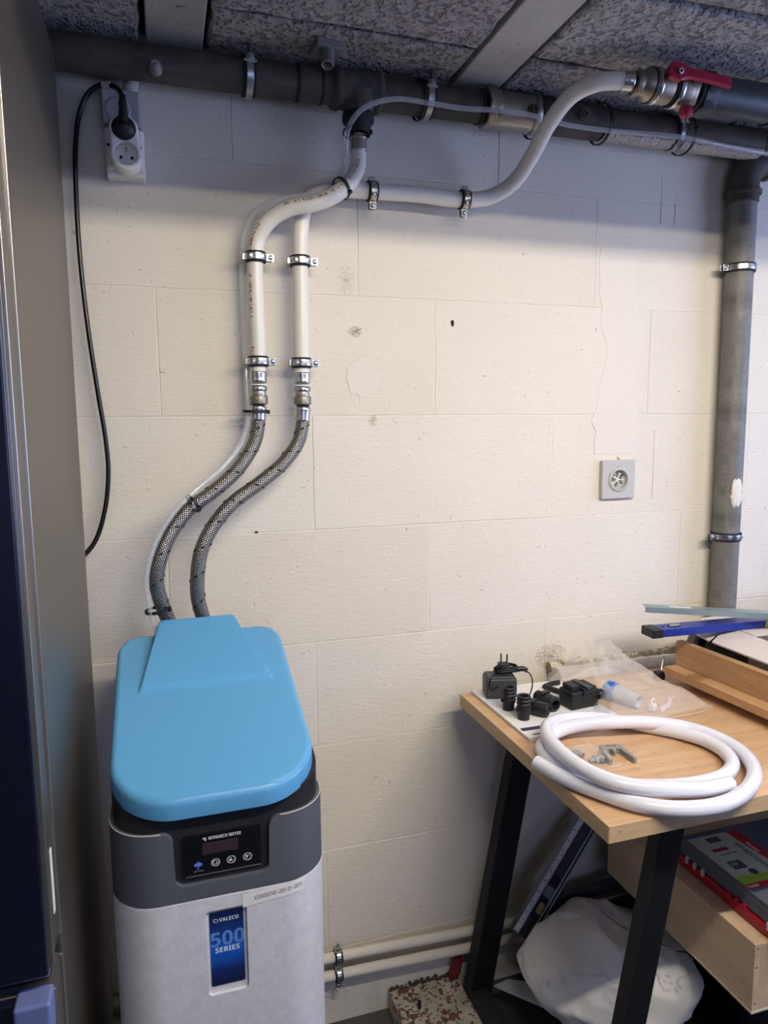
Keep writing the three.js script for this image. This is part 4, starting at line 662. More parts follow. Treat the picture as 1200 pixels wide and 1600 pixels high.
// ---------------------------------------------------------------- fridge
{
  const t = thing('fridge', 'tall silver-sided fridge with dark glossy door at the left edge', 'fridge'), x1 = -0.132, w = 0.66;
  part('cabinet', rbox(w, 1.87, 0.485, 0.005, x1 - w / 2, 0.965, 0.3425, 3), silver, t);
  part('door_gasket', box(w - 0.02, 1.82, 0.012, x1 - w / 2 - 0.004, 0.965, 0.591), rubber, t);
  for (const x of [x1 - 0.05, x1 - w + 0.05]) for (const z of [0.15, 0.55]) part('foot', box(0.04, 0.034, 0.04, x, 0.017, z), blackPl, t);
  const door = (y0, y1) => {
    const d = part('door', rbox(w, y1 - y0, 0.058, 0.004, x1 - w / 2, (y0 + y1) / 2, 0.631, 3), silver, t);
    part('door_front', rbox(w - 0.002, y1 - y0 - 0.002, 0.012, 0.003, x1 - w / 2, (y0 + y1) / 2, 0.664, 3), navy, d);
    for (const z of [0.657, 0.606]) part('edge_strip', rbox(0.004, y1 - y0 - 0.004, 0.003, 0.001, x1 + 0.001, (y0 + y1) / 2, z), silverTrim, d); return d;
  };
  const up = door(0.765, 1.895), lo = door(0.05, 0.745);
  part('door_sticker', rbox(0.0012, 0.072, 0.008, 0.0004, x1 + 0.0006, 0.79 + 0.05, 0.622), paper, up);
  part('hinge_cap', [rbox(0.035, 0.045, 0.03, 0.004, x1 - 0.0165, 0.725, 0.668), rbox(0.05, 0.018, 0.05, 0.003, x1 - 0.03, 0.755, 0.62)], lilac, lo);
}
// ---------------------------------------------------------------- work table
const TY = 0.752;
{
  const t = thing('work_table', 'oak topped work table on black steel legs beside the white wall', 'table'), X0 = 0.58, X1 = 1.86, Z0 = 0.0695, Z1 = 0.595;
  const top = part('tabletop', metric(rbox(X1 - X0, 0.0262, Z1 - Z0, 0.0008, (X0 + X1) / 2, TY - 0.0131, (Z0 + Z1) / 2)), oak, t);
  part('edge_band', [metric(box(0.0008, 0.0252, Z1 - Z0 - 0.001, X0 - 0.0002, TY - 0.0131, (Z0 + Z1) / 2), 0.3, 0.1), metric(box(X1 - X0 - 0.001, 0.0252, 0.0008, (X0 + X1) / 2, TY - 0.0131, Z1 + 0.0002), 0.1, 0.4)], oakEdge, top);
  const lean = 0.179, leg = (xb, z, s, w = 0.044, d = 0.03) => { // leaning steel leg, foot at xb
    const h = TY - 0.026; const g = rbox(w, h - 0.035, d, 0.003, 0, h / 2 + 0.0175, 0), p = g.attributes.position; for (let i = 0; i < p.count; i++) p.setX(i, p.getX(i) + s * lean * p.getY(i)); g.computeVertexNormals(); return move(flat(g), xb, 0, z); };
  for (const [x, s] of [[0.611, 1], [1.829, -1]]) {
    part('leg', leg(x + 0.004 * s, 0.071, s, 0.054, 0.036), blackSteel, t); part('leg', leg(x, 0.53, s), blackSteel, t);
    part('foot_bar', [rbox(0.043, 0.04, 0.44, 0.003, x + s * 0.009, 0.05, 0.30), cyl([x + s * 0.009, 0.0005, 0.1], [x + s * 0.009, 0.031, 0.1], 0.015), cyl([x + s * 0.009, 0.0005, 0.5], [x + s * 0.009, 0.031, 0.5], 0.015)], dustySteel, t);
    part('top_bar', rbox(0.043, 0.02, 0.43, 0.003, x + s * 0.127, TY - 0.037, 0.30), blackSteel, t);
  }
}
// white hose coil
solo('hose_coil', 'coil of shiny white plastic hose lying on the front corner of the table', 'hose', tube([
  [0.563, 0.768, 0.421], [0.581, 0.766, 0.478], [0.613, 0.766, 0.538], [0.641, 0.766, 0.577], [0.685, 0.766, 0.606], [0.746, 0.766, 0.617], [0.812, 0.766, 0.600], [0.875, 0.766, 0.555], [0.908, 0.766, 0.499], [0.912, 0.766, 0.437], [0.887, 0.768, 0.388], [0.818, 0.777, 0.362], [0.750, 0.782, 0.352], [0.692, 0.779, 0.338], [0.645, 0.772, 0.339],
  [0.609, 0.768, 0.362], [0.591, 0.768, 0.395], [0.592, 0.767, 0.441], [0.614, 0.767, 0.489], [0.655, 0.767, 0.526], [0.709, 0.766, 0.548], [0.771, 0.766, 0.556], [0.824, 0.766, 0.548], [0.863, 0.766, 0.522], [0.884, 0.766, 0.481], [0.884, 0.766, 0.436], [0.860, 0.766, 0.392], [0.826, 0.765, 0.352], [0.788, 0.765, 0.315], [0.742, 0.768, 0.293], [0.685, 0.777, 0.303], [0.631, 0.788, 0.340], [0.603, 0.793, 0.387], [0.592, 0.793, 0.445], [0.596, 0.792, 0.502], [0.614, 0.790, 0.544], [0.646, 0.787, 0.569], [0.689, 0.784, 0.584], [0.744, 0.778, 0.590], [0.806, 0.769, 0.577]], 0.0117, 420, 20), hoseWhite);
// booklet under the fittings
{
  const t = thing('booklet', 'white instruction booklet under the black fittings, dark stripe across its foot', 'booklet');
  const q = [[0.6035, 0.070], [0.81, 0.078], [0.822, 0.312], [0.606, 0.318]], mk = (d, y) => { const s = new THREE.Shape(q.map(([x, z]) => new THREE.Vector2(x + d, -z))); return new THREE.ExtrudeGeometry(s, { depth: 0.0018, bevelEnabled: false }).rotateX(-Math.PI / 2).translate(0, y, 0); };
  part('pages', [mk(0.0012, TY + 0.0002), mk(0.0004, TY + 0.0022)], paper, t);
  part('cover', mk(0, TY + 0.0042), paper, t);
  const ink = std({ color: 0x2a2f48, roughness: 0.6 }), y = TY + 0.00625;
  part('printed_band', [box(0.205, 0.0004, 0.012, 0.7125, y, 0.282), box(0.08, 0.0004, 0.003, 0.66, y, 0.306)], ink, t);
  const ct = canvasTex(256, 96, (c, w, h) => { c.fillStyle = '#e6e4e2'; c.fillRect(0, 0, w, h); c.fillStyle = '#4a5060'; c.font = 'bold 64px sans-serif'; c.fillText('VALECO', 8, 70, 240); });
  part('printed_title', new THREE.PlaneGeometry(0.062, 0.02).rotateX(-Math.PI / 2).translate(0.708, y, 0.155), std({ map: ct, roughness: 0.7 }), t);
}
const BY0 = TY + 0.0062;
{ // plug-in power supply
  const t = thing('power_adapter', 'boxy black plug-in power supply with its cord bundled on top', 'power supply'), m = (g) => spun(g, 0.648, BY0, 0.116, 0, -0.25, 0);
  part('housing', [m(rbox(0.064, 0.042, 0.045, 0.004, 0, 0.021, 0)), m(rbox(0.058, 0.006, 0.04, 0.003, 0, 0.043, 0))], darkGrey, t);
  part('plug_block', m(rbox(0.022, 0.014, 0.018, 0.003, 0.008, 0.062, -0.002)), blackPl, t);
  part('plug_pin', m(cyl([0.003, 0.066, -0.002], [0.003, 0.088, -0.002], 0.0019, 0.0017, 10)), galvDark, t); part('plug_pin', m(cyl([0.0155, 0.066, -0.002], [0.0155, 0.087, -0.002], 0.0019, 0.0017, 10)), galvDark, t);
  const loops = []; for (let k = 0; k < 5; k++) { const p = []; for (let i = 0; i < 26; i++) { const a = i / 25 * 6.2; p.push([0.013 + Math.cos(a) * (0.023 + rr(-0.002, 0.002)), 0.049 + k * 0.0034 + Math.sin(a * 2 + k) * 0.002, -0.001 + Math.sin(a) * 0.011 + (k - 2) * 0.0015]); } loops.push(m(tube(p, 0.0019, 60, 7))); }
  loops.push(m(tube([[0.03, 0.05, 0.005], [0.05, 0.052, 0.003], [0.062, 0.046, 0.006], [0.066, 0.03, 0.012], [0.062, 0.012, 0.016], [0.056, 0.002, 0.02]], 0.0014, 40, 7)), m(tube([[-0.006, 0.05, 0.0], [-0.022, 0.046, 0.022], [-0.026, 0.03, 0.0245], [-0.018, 0.022, 0.0248], [-0.008, 0.028, 0.0245]], 0.0014, 40, 7)));
  loops.push(m(tube([[0.036, 0.053, -0.004], [0.05, 0.054, -0.005], [0.058, 0.05, -0.004]], 0.0052, 20, 10)));
  part('cord', loops, blackGloss, t);
}
function barb(label, x, z) { // upright black hose connector with rings
  return solo('hose_connector', label, 'connector', [lathe([[0.0085, 0], [0.0115, 0], [0.0118, 0.012], [0.0118, 0.016], [0.0142, 0.0165], [0.0142, 0.023], [0.0125, 0.0235], [0.0125, 0.028], [0.0138, 0.0295], [0.0138, 0.0315], [0.0118, 0.032], [0.0118, 0.035], [0.0138, 0.0365], [0.0138, 0.0385], [0.0118, 0.039], [0.0118, 0.042], [0.0135, 0.0435], [0.013, 0.046], [0.01, 0.0465], [0.0088, 0.044], [0.0085, 0.02], [0.0001, 0.02]], [x, BY0, z], [x, BY0 + 0.05, z], 30), rbox(0.006, 0.006, 0.003, 0.0006, x - 0.0138, BY0 + 0.02, z)], blackPl);
}
barb('upright black ribbed hose connector, the one beside the power supply', 0.632, 0.188);
barb('upright black ribbed hose connector, nearest the table edge', 0.638, 0.238);
function stubTee(name, label, x, z, ang, k) {
  const t = thing(name, label, 'connector'), m = (g) => spun(g, x, BY0 + 0.0145 * k, z, 0, ang, 0);
  part('barrel', [m(lathe([[0.0001, 0], [0.0115 * k, 0], [0.0115 * k, 0.006], [0.0095 * k, 0.0065], [0.0095 * k, 0.009], [0.0125 * k, 0.01], [0.0125 * k, 0.03], [0.0143 * k, 0.0305], [0.0143 * k, 0.05], [0.0132 * k, 0.052], [0.0095 * k, 0.052], [0.0095 * k, 0.03], [0.0001, 0.03]], [0, 0, -0.026], [0, 0, 0.026], 30)), m(rbox(0.02, 0.006, 0.012, 0.001, 0, 0.0125 * k, -0.006))], blackPl, t);
  part('mouth', m(lathe([[0.0095 * k, 0], [0.0108 * k, 0.0004], [0.0108 * k, 0.001], [0.0095 * k, 0.0012]], [0, 0, 0.0262], [0, 0, 0.03], 30)), darkGrey, t);
}
stubTee('elbow_fitting', 'short black pipe fitting lying behind the second ribbed connector', 0.668, 0.228, 0.75, 0.95);
stubTee('elbow_fitting', 'black pipe fitting with its open mouth facing front, left of the bypass valve', 0.706, 0.205, 0.2, 1.05);
{ // bypass valve block
  const t = thing('bypass_valve', 'chunky black bypass valve block on the table beside the clear bag', 'valve'), m = (g) => spun(g, 0.775, BY0, 0.212, 0, 0.12, 0);
  part('block', [m(rbox(0.066, 0.036, 0.042, 0.003, 0, 0.018, 0)), m(rbox(0.02, 0.012, 0.03, 0.002, -0.02, 0.041, 0)), m(rbox(0.014, 0.008, 0.04, 0.002, 0.02, 0.038, 0)), m(rbox(0.07, 0.004, 0.03, 0.001, 0, 0.024, 0.008)), m(rbox(0.006, 0.02, 0.048, 0.001, -0.004, 0.03, 0))], blackPl, t);
  for (const z of [-0.012, 0.014]) part('port', m(lathe([[0.0001, 0.006], [0.0075, 0.006], [0.008, 0.014], [0.0105, 0.014], [0.0108, 0.01], [0.0096, 0.0095], [0.0096, 0.007], [0.0108, 0.0065], [0.0108, 0]].reverse(), [0.032, 0.02, z], [0.05, 0.02, z], 24)), blackGloss, t);
  part('locking_bar', m(rbox(0.012, 0.005, 0.05, 0.001, 0.006, 0.0415, 0)), darkGrey, t);
}
solo('lever_handle', 'flat black bent lever lying on the booklet behind the fittings', 'lever', [tube([[0.752, BY0 + 0.0055, 0.118], [0.775, BY0 + 0.0055, 0.106], [0.796, BY0 + 0.0055, 0.104]], 0.0052, 16, 10), tube([[0.756, BY0 + 0.0055, 0.114], [0.76, BY0 + 0.0055, 0.134], [0.778, BY0 + 0.0055, 0.166]], 0.006, 16, 10)], blackPl);
// clear plastic bag with small parts inside
{
  const nx = 64, nzz = 56, pos = [], idx = [];
  const ridge = (u, v) => { let r = 0; for (const [f, s, a] of [[3, 1, 1], [6, 5, 0.55], [13, 9, 0.28]]) r += a * (1 - 2 * Math.abs(noise(u * f + 3 * noise(v * 3, u * 3, 64, 64, s + 40), v * f, 64, 64, s) - 0.5)); return r / 1.8; };
  for (let j = 0; j <= nzz; j++) for (let i = 0; i <= nx; i++) {
    const u = i / nx, v = j / nzz, x = lerp(0.795 + 0.02 * Math.sin(v * 5), lerp(0.985, 1.03, v), u), z = lerp(0.05 + 0.012 * Math.sin(u * 7), 0.306 + 0.012 * Math.sin(u * 4 + 1), v);
    const e = Math.min(u, 1 - u, v * 0.75, 1 - v) * 5, dome = Math.pow(sm(0, 1, e), 0.6), tall = 0.036 + 0.085 * sm(0.62, 0.15, v) * sm(1.02, 0.4, u) * sm(-0.1, 0.25, u);
    const tilt = sm(0.3, 0.0, v) * 0.0; pos.push(x, TY + 0.0012 + dome * (tall * (0.5 + 0.55 * ridge(u, v))) + tilt + (v > 0.3 ? 0.004 * ridge(u * 1.5, v * 1.5) * dome : 0), z);
  }
  for (let j = 0; j < nzz; j++) for (let i = 0; i < nx; i++) { const a = j * (nx + 1) + i; idx.push(a, a + nx + 1, a + 1, a + 1, a + nx + 1, a + nx + 2); }
  const g = new THREE.BufferGeometry(); g.setAttribute('position', new THREE.Float32BufferAttribute(pos, 3)); g.setIndex(idx); g.computeVertexNormals();
  const t = thing('plastic_bag', 'crumpled clear plastic bag on the table against the wall', 'bag'); part('bag_film', g, film, t);
  part('seam', tube([[0.80, TY + 0.003, 0.3], [0.9, TY + 0.003, 0.316], [1.0, TY + 0.003, 0.31], [1.03, TY + 0.003, 0.29]], 0.0012, 40, 6), film, t);
}
{
  const t = thing('bottle_cap', 'blue and grey nozzle cap lying inside the clear bag', 'cap'), a = [0.858, TY + 0.0205, 0.188], b = [0.885, TY + 0.0148, 0.262];
  const L = (u) => [lerp(a[0], b[0], u), lerp(a[1], b[1], u), lerp(a[2], b[2], u)];
  part('cap', lathe([[0.0001, 0], [0.019, 0], [0.0195, 0.002], [0.0195, 0.017], [0.018, 0.02], [0.012, 0.021]], L(0), L(0.3), 32), std({ color: 0x1f62b8, roughness: 0.4 }), t);
  part('nozzle', lathe([[0.016, 0], [0.0145, 0.02], [0.0135, 0.045], [0.014, 0.052], [0.0115, 0.053], [0.0105, 0.04], [0.0001, 0.038]], L(0.28), L(1), 28), std({ color: 0xb9bec4, roughness: 0.5 }), t);
}
{
  const t = thing('pipe_clip', 'small white plastic pipe clip in front of the nozzle cap', 'clip'), m = (g) => spun(g, 0.905, TY + 0.0012, 0.272, 0, 0.5, 0);
  part('base', m(rbox(0.018, 0.012, 0.012, 0.002, 0, 0.006, 0)), whitePl, t);
  part('hook', m(tube([[-0.007, 0.01, 0], [-0.009, 0.017, 0], [-0.002, 0.023, 0], [0.006, 0.021, 0], [0.008, 0.016, 0]], 0.0017, 30, 8)), whitePl, t);
  part('nail', m(cyl([0.008, 0.007, 0.001], [0.025, 0.004, 0.002], 0.001, 0.001, 8)), zinc, t);
}
// small bag with two grey fittings, and the grey clip, inside the coil
{
  const pos = [], idx = [], n = 22; for (let j = 0; j <= n; j++) for (let i = 0; i <= n; i++) { const u = i / n, v = j / n, e = sm(0, 1, Math.min(u, 1 - u, v, 1 - v) * 5); const x = 0.633 + u * 0.058 + v * 0.012, z = 0.378 + v * 0.07 - u * 0.006; pos.push(x, TY + 0.0012 + e * (0.0135 + 0.0035 * noise(u * 7, v * 7, 64, 64, 5) + 0.003 * noise(u * 15, v * 15, 64, 64, 8)), z); }
  for (let j = 0; j < n; j++) for (let i = 0; i < n; i++) { const a = j * (n + 1) + i; idx.push(a, a + n + 1, a + 1, a + 1, a + n + 1, a + n + 2); }
  const g = new THREE.BufferGeometry(); g.setAttribute('position', new THREE.Float32BufferAttribute(pos, 3)); g.setIndex(idx); g.computeVertexNormals();
  solo('small_bag', 'little clear zip bag holding two grey fittings, inside the hose coil', 'bag', [g, tube([[0.647, TY + 0.002, 0.451], [0.675, TY + 0.002, 0.452], [0.706, TY + 0.002, 0.447]], 0.0016, 10, 6)], filmThin);
  const fit = (label, x, z, ang) => { const t = thing('grey_fitting', label, 'fitting'), m = (q) => spun(q, x, TY + 0.0014, z, 0, ang, 0); part('body', [m(rbox(0.017, 0.0095, 0.012, 0.002, 0, 0.0048, 0)), m(cyl([-0.008, 0.0048, 0], [-0.019, 0.0042, 0.002], 0.004, 0.0032, 14))], std({ color: 0x8d9290, roughness: 0.5 }), t); part('insert', m(cyl([0.004, 0.005, 0.005], [0.005, 0.005, 0.0115], 0.0046, 0.0046, 16)), chrome, t); };
  fit('grey push fitting in the little bag, the back one', 0.652, 0.397, 0.2); fit('grey push fitting in the little bag, the front one with metal end', 0.678, 0.423, 0.1);
}
{
  const t = thing('grey_clip', 'grey two-pronged plastic clip lying inside the hose coil', 'clip'), m = (g) => spun(g, 0.72, TY + 0.0001, 0.402, 0, -0.18, 0);
  for (const y of [0.001, 0.0062]) {
    const s = new THREE.Shape([[-0.018, -0.012], [0.018, -0.012], [0.0205, 0.0], [0.0245, 0.042], [0.019, 0.043], [0.0115, 0.004], [0.005, 0.003], [0.002, 0.012], [-0.002, 0.012], [-0.005, 0.003], [-0.0115, 0.004], [-0.019, 0.043], [-0.0245, 0.042], [-0.0205, 0.0]].map(([a, b]) => new THREE.Vector2(a, -b)));
    const h = new THREE.Path([[-0.01, -0.0085], [0.01, -0.0085], [0.01, -0.003], [-0.01, -0.003]].map(([a, b]) => new THREE.Vector2(a, -b))); s.holes.push(h);
    part('fork', m(new THREE.ExtrudeGeometry(s, { depth: 0.0032, bevelEnabled: true, bevelSize: 0.0005, bevelThickness: 0.0005, bevelOffset: -0.0005, bevelSegments: 1 }).rotateX(-Math.PI / 2).translate(0, y, 0)), std({ color: 0x8f8b85, roughness: 0.5 }), t);
  }
  part('spacer', m(rbox(0.03, 0.004, 0.006, 0.001, 0, 0.0052, -0.009)), std({ color: 0x8f8b85, roughness: 0.5 }), t);
}
// ---------------------------------------------------------------- things at the back right of the table
{ // L-shaped timber angle, plank and upright
  const t = thing('timber_angle', 'L-shaped length of timber, plank and upright board, on the table', 'timber');
  const dir = [0.065, 0.998], len = 0.42, o = [1.027, 0.152], ang = Math.atan2(dir[0], dir[1]);
  const at = (g) => spun(g, o[0], 0, o[1], 0, ang, 0);
  part('plank', at(metric(rbox(0.058, 0.017, len, 0.0012, 0.029, 0.7805, len / 2), 0, 0, 'y')), boardWood, t);
  part('upright', at(metric(rbox(0.017, 0.053, len, 0.0012, 0.0425, 0.8156, len / 2 - 0.004), 0.5, 0.3, 'y')), boardWood, t);
  part('spacer', at(metric(rbox(0.025, 0.0195, len - 0.05, 0.001, 0.047, 0.76205, len / 2 + 0.02), 0.5, 0.3, 'y')), boardWood, t);
}
{ // carton with open flaps
  const t = thing('carton', 'pale cardboard box with open flaps behind the timber', 'box'), X0 = 1.166, X1 = 1.5, Z0 = 0.10, Z1 = 0.42, H = 0.868, th = 0.004;
  part('carton_side', [box(th, H - TY, Z1 - Z0, X0, (H + TY) / 2, (Z0 + Z1) / 2), box(X1 - X0, H - TY, th, (X0 + X1) / 2, (H + TY) / 2, Z0), box(X1 - X0, H - TY, th, (X0 + X1) / 2, (H + TY) / 2, Z1), box(th, H - TY, Z1 - Z0, X1, (H + TY) / 2, (Z0 + Z1) / 2), box(X1 - X0, th, Z1 - Z0, (X0 + X1) / 2, TY + 0.0025, (Z0 + Z1) / 2)], cardboard, t);
  part('gap_shade', box(0.001, H - TY - 0.01, Z1 - Z0 - 0.01, X0 - 0.0025, (H + TY) / 2, (Z0 + Z1) / 2), std({ color: 0x2b2a30, roughness: 0.8 }), t);  // shade of the gap under the flap, put in as a dark panel
  const fl = (q) => { const g = new THREE.BufferGeometry(), p = [], n = V(...q[1]).sub(V(...q[0])).cross(V(...q[2]).sub(V(...q[0]))).normalize().multiplyScalar(0.0035); const c = q.map((k) => V(...k)); const d = c.map((k) => k.clone().add(n)); const tri = (a, b, e) => p.push(...a.toArray(), ...b.toArray(), ...e.toArray()), quad = (a, b, e, f) => { tri(a, b, e); tri(a, e, f); }; quad(d[0], d[1], d[2], d[3]); quad(c[3], c[2], c[1], c[0]); for (let i = 0; i < 4; i++) quad(c[i], c[(i + 1) % 4], d[(i + 1) % 4], d[i]); g.setAttribute('position', new THREE.Float32BufferAttribute(p, 3)); g.computeVertexNormals(); return g; };
  part('flap', fl([[1.166, 0.869, 0.18], [1.094, 0.853, 0.215], [1.10, 0.851, 0.405], [1.166, 0.869, 0.415]]), cardboard, t);
  part('flap', fl([[1.166, 0.869, 0.105], [1.10, 0.857, 0.135], [1.094, 0.853, 0.205], [1.166, 0.869, 0.178]]), cardboard, t);
  part('flap', fl([[1.17, 0.868, 0.10], [1.48, 0.868, 0.10], [1.48, 0.8695, 0.25], [1.17, 0.8695, 0.25]].reverse()), cardboard, t);
  part('device_bits', [box(0.0015, 0.035, 0.11, X0 - 0.003, 0.815, 0.30), box(0.0015, 0.016, 0.03, X0 - 0.004, 0.812, 0.30)], greyPl, t);  // grey device bits in the shaded gap, laid on the carton side
}
{
  const t = thing('metal_bracket', 'small bright metal bracket with black block behind the timber upright', 'bracket');
  part('bracket_plate', spun(rbox(0.019, 0.032, 0.002, 0.0008), 1.104, 0.838, 0.14, 0, 0, -0.42), whitePl, t);
  part('block', spun(rbox(0.026, 0.026, 0.03, 0.003), 1.13, 0.828, 0.13, 0, 0.2, -0.35), blackPl, t);
  part('support', [rbox(0.012, 0.075, 0.012, 0.002, 1.12, 0.7895, 0.125)], galvDark, t);
}
{
  const t = thing('black_wedge', 'small black clamp foot at the far end of the timber plank', 'clamp foot');
  part('foot', [rbox(0.022, 0.02, 0.018, 0.004, 1.028, 0.7625, 0.135)], blackPl, t); part('thin_rod', cyl([1.035, 0.768, 0.132], [1.052, 0.80, 0.118], 0.002, 0.002, 8), zinc, t);
}
{ // blue spirit level lying across the carton
  const t = thing('spirit_level', 'blue box spirit level with black end cap on the cardboard box', 'spirit level'), m = (g) => spun(g, 0.953, 0.8875, 0.186, 0, -0.035, -0.006);
  part('body', m(rbox(0.57, 0.0165, 0.04, 0.0015, 0.297, -0.0045, 0)), levelBlue, t);
  part('end_cap', m(rbox(0.026, 0.0185, 0.0415, 0.002, 0.012, -0.0045, 0)), blackPl, t);
  const s = part('vial_slot', m(rbox(0.026, 0.003, 0.016, 0.001, 0.064, 0.0032, 0)), hole, t); part('vial', m(cyl([0.052, 0.0042, 0], [0.076, 0.0042, 0], 0.0035, 0.0035, 12)), std({ color: 0x8c9290, roughness: 0.3 }), s);
  part('hang_hole', m(cyl([0.037, 0.0015, 0.0], [0.037, 0.0045, 0.0], 0.0038, 0.0038, 16)), hole, t);
  const v = part('vial_slot', m(rbox(0.04, 0.015, 0.002, 0.0008, 0.30, -0.0045, 0.0205)), std({ color: 0xa8b830, roughness: 0.4 }), t);
}
{
  const t = thing('metal_profile', 'thin galvanised metal angle profile lying above the blue spirit level', 'profile'), a = [0.985, 0.924, 0.13], len = 0.55;
  const m = (g) => { g.applyMatrix4(new THREE.Matrix4().makeRotationFromEuler(new THREE.Euler(0, -0.42, -0.035, 'YXZ'))); return move(g, ...a); };
  const prof = (x0, pts) => { const s = new THREE.Shape(pts.map(([z, y]) => new THREE.Vector2(-z, y))); return new THREE.ExtrudeGeometry(s, { depth: len, bevelEnabled: false }).rotateY(Math.PI / 2).translate(x0, 0, 0); };
  part('angle', m(prof(0, [[-0.012, 0], [0.016, 0], [0.016, -0.012], [0.0148, -0.012], [0.0148, -0.0012], [-0.012, -0.0012]])), std({ color: 0x9fb0b0, metalness: 0.7, roughness: 0.4 }), t);
  part('label_strip', m(box(0.045, 0.0004, 0.009, 0.075, 0.0004, 0.002)), paper, t);
}
{ // tall crate out of frame that carries the far ends
  const t = thing('storage_box', 'grey storage box at the far end of the table', 'box');
  part('tub', metric(rbox(0.2, 0.142, 0.4, 0.006, 1.66, TY + 0.0715, 0.29)), std({ color: 0x5a5d66, roughness: 0.6 }), t); part('cover', rbox(0.21, 0.012, 0.41, 0.004, 1.66, TY + 0.148, 0.29), blackPl, t);
}
// ---------------------------------------------------------------- under the table
{
  const t = thing('tool_case', 'dark plastic tool case standing under the wooden crate', 'case'), M = std({ color: 0x14151d, roughness: 0.5 });
  part('shell', [rbox(0.42, 0.268, 0.27, 0.012, 1.31, 0.134, 0.215), rbox(0.40, 0.012, 0.274, 0.004, 1.31, 0.15, 0.215)], M, t);
  for (const x of [1.2, 1.42]) part('latch', rbox(0.05, 0.07, 0.012, 0.004, x, 0.15, 0.354), std({ color: 0x20222c, roughness: 0.4 }), t);
  part('ridge', [0, 1, 2].map((i) => rbox(0.006, 0.2, 0.2, 0.002, 1.098, 0.13, 0.215 + (i - 1) * 0.001)).slice(0, 1), M, t);
}
{
  const ct = canvasTex(512, 256, (c, w, h) => { c.fillStyle = '#131016'; c.fillRect(0, 0, w, h); c.strokeStyle = '#b08a4a'; c.lineWidth = 16; for (let i = 0; i < 4; i++) { c.beginPath(); c.moveTo(40 + i * 120, 240); c.quadraticCurveTo(120 + i * 120, 150, 70 + i * 130, 20); c.stroke(); } c.lineWidth = 10; c.beginPath(); c.moveTo(10, 120); c.quadraticCurveTo(240, 190, 500, 60); c.stroke(); });
  const t = thing('printed_carton', 'black carton with gold printed curves on the floor behind the front leg', 'box');
  part('carton', rbox(0.19, 0.085, 0.09, 0.002, 1.065, 0.0427, 0.42), std({ color: 0x131016, roughness: 0.5 }), t);
  part('print', [new THREE.PlaneGeometry(0.185, 0.08).translate(1.065, 0.0427, 0.4656), new THREE.PlaneGeometry(0.185, 0.085).rotateX(-Math.PI / 2).translate(1.065, 0.0857, 0.42)], std({ map: ct, roughness: 0.45 }), t);
}
{
  const t = thing('wooden_crate', 'shallow pine crate under the table carrying the red and clear box', 'crate'), X0 = 0.957, X1 = 1.40, Z0 = 0.07, Z1 = 0.5, Y0 = 0.2705, Y1 = 0.405, th = 0.014;
  part('side_board', metric(rbox(th, Y1 - Y0 - 0.005, Z1 - Z0, 0.001, X0 + th / 2, (Y0 + Y1) / 2 + 0.0025, (Z0 + Z1) / 2), 0.1, 0.02), pine, t);
  part('side_board', metric(rbox(th, Y1 - Y0 - 0.005, Z1 - Z0, 0.001, X1 - th / 2, (Y0 + Y1) / 2 + 0.0025, (Z0 + Z1) / 2), 0.4, 0.2), pine, t);
  part('end_board', metric(rbox(X1 - X0 - 2 * th, Y1 - Y0 - 0.006, th, 0.001, (X0 + X1) / 2, (Y0 + Y1) / 2 + 0.002, Z1 - th / 2), 0.7, 0.3), pine, t);
  part('end_board', metric(rbox(X1 - X0 - 2 * th, Y1 - Y0 - 0.006, th, 0.001, (X0 + X1) / 2, (Y0 + Y1) / 2 + 0.002, Z0 + th / 2), 0.9, 0.5), pine, t);
  part('base_board', metric(rbox(X1 - X0 + 0.002, 0.005, Z1 - Z0 + 0.002, 0.001, (X0 + X1) / 2, Y0 + 0.0025, (Z0 + Z1) / 2), 0.2, 0.7), std({ color: 0xcfc4b2, roughness: 0.7 }), t);
  part('top_board', metric(rbox(X1 - X0 - 2 * th - 0.001, 0.01, Z1 - Z0 - 2 * th - 0.001, 0.001, (X0 + X1) / 2, Y1 - 0.007, (Z0 + Z1) / 2), 0.5, 0.1), pine, t);
  part('nail_head', [[0.963, 0.397], [0.963, 0.36], [0.963, 0.29]].map(([x, y]) => cyl([x, y, Z1 - 0.0005], [x, y, Z1 + 0.0004], 0.0018, 0.0018, 8)), galvDark, t);
}
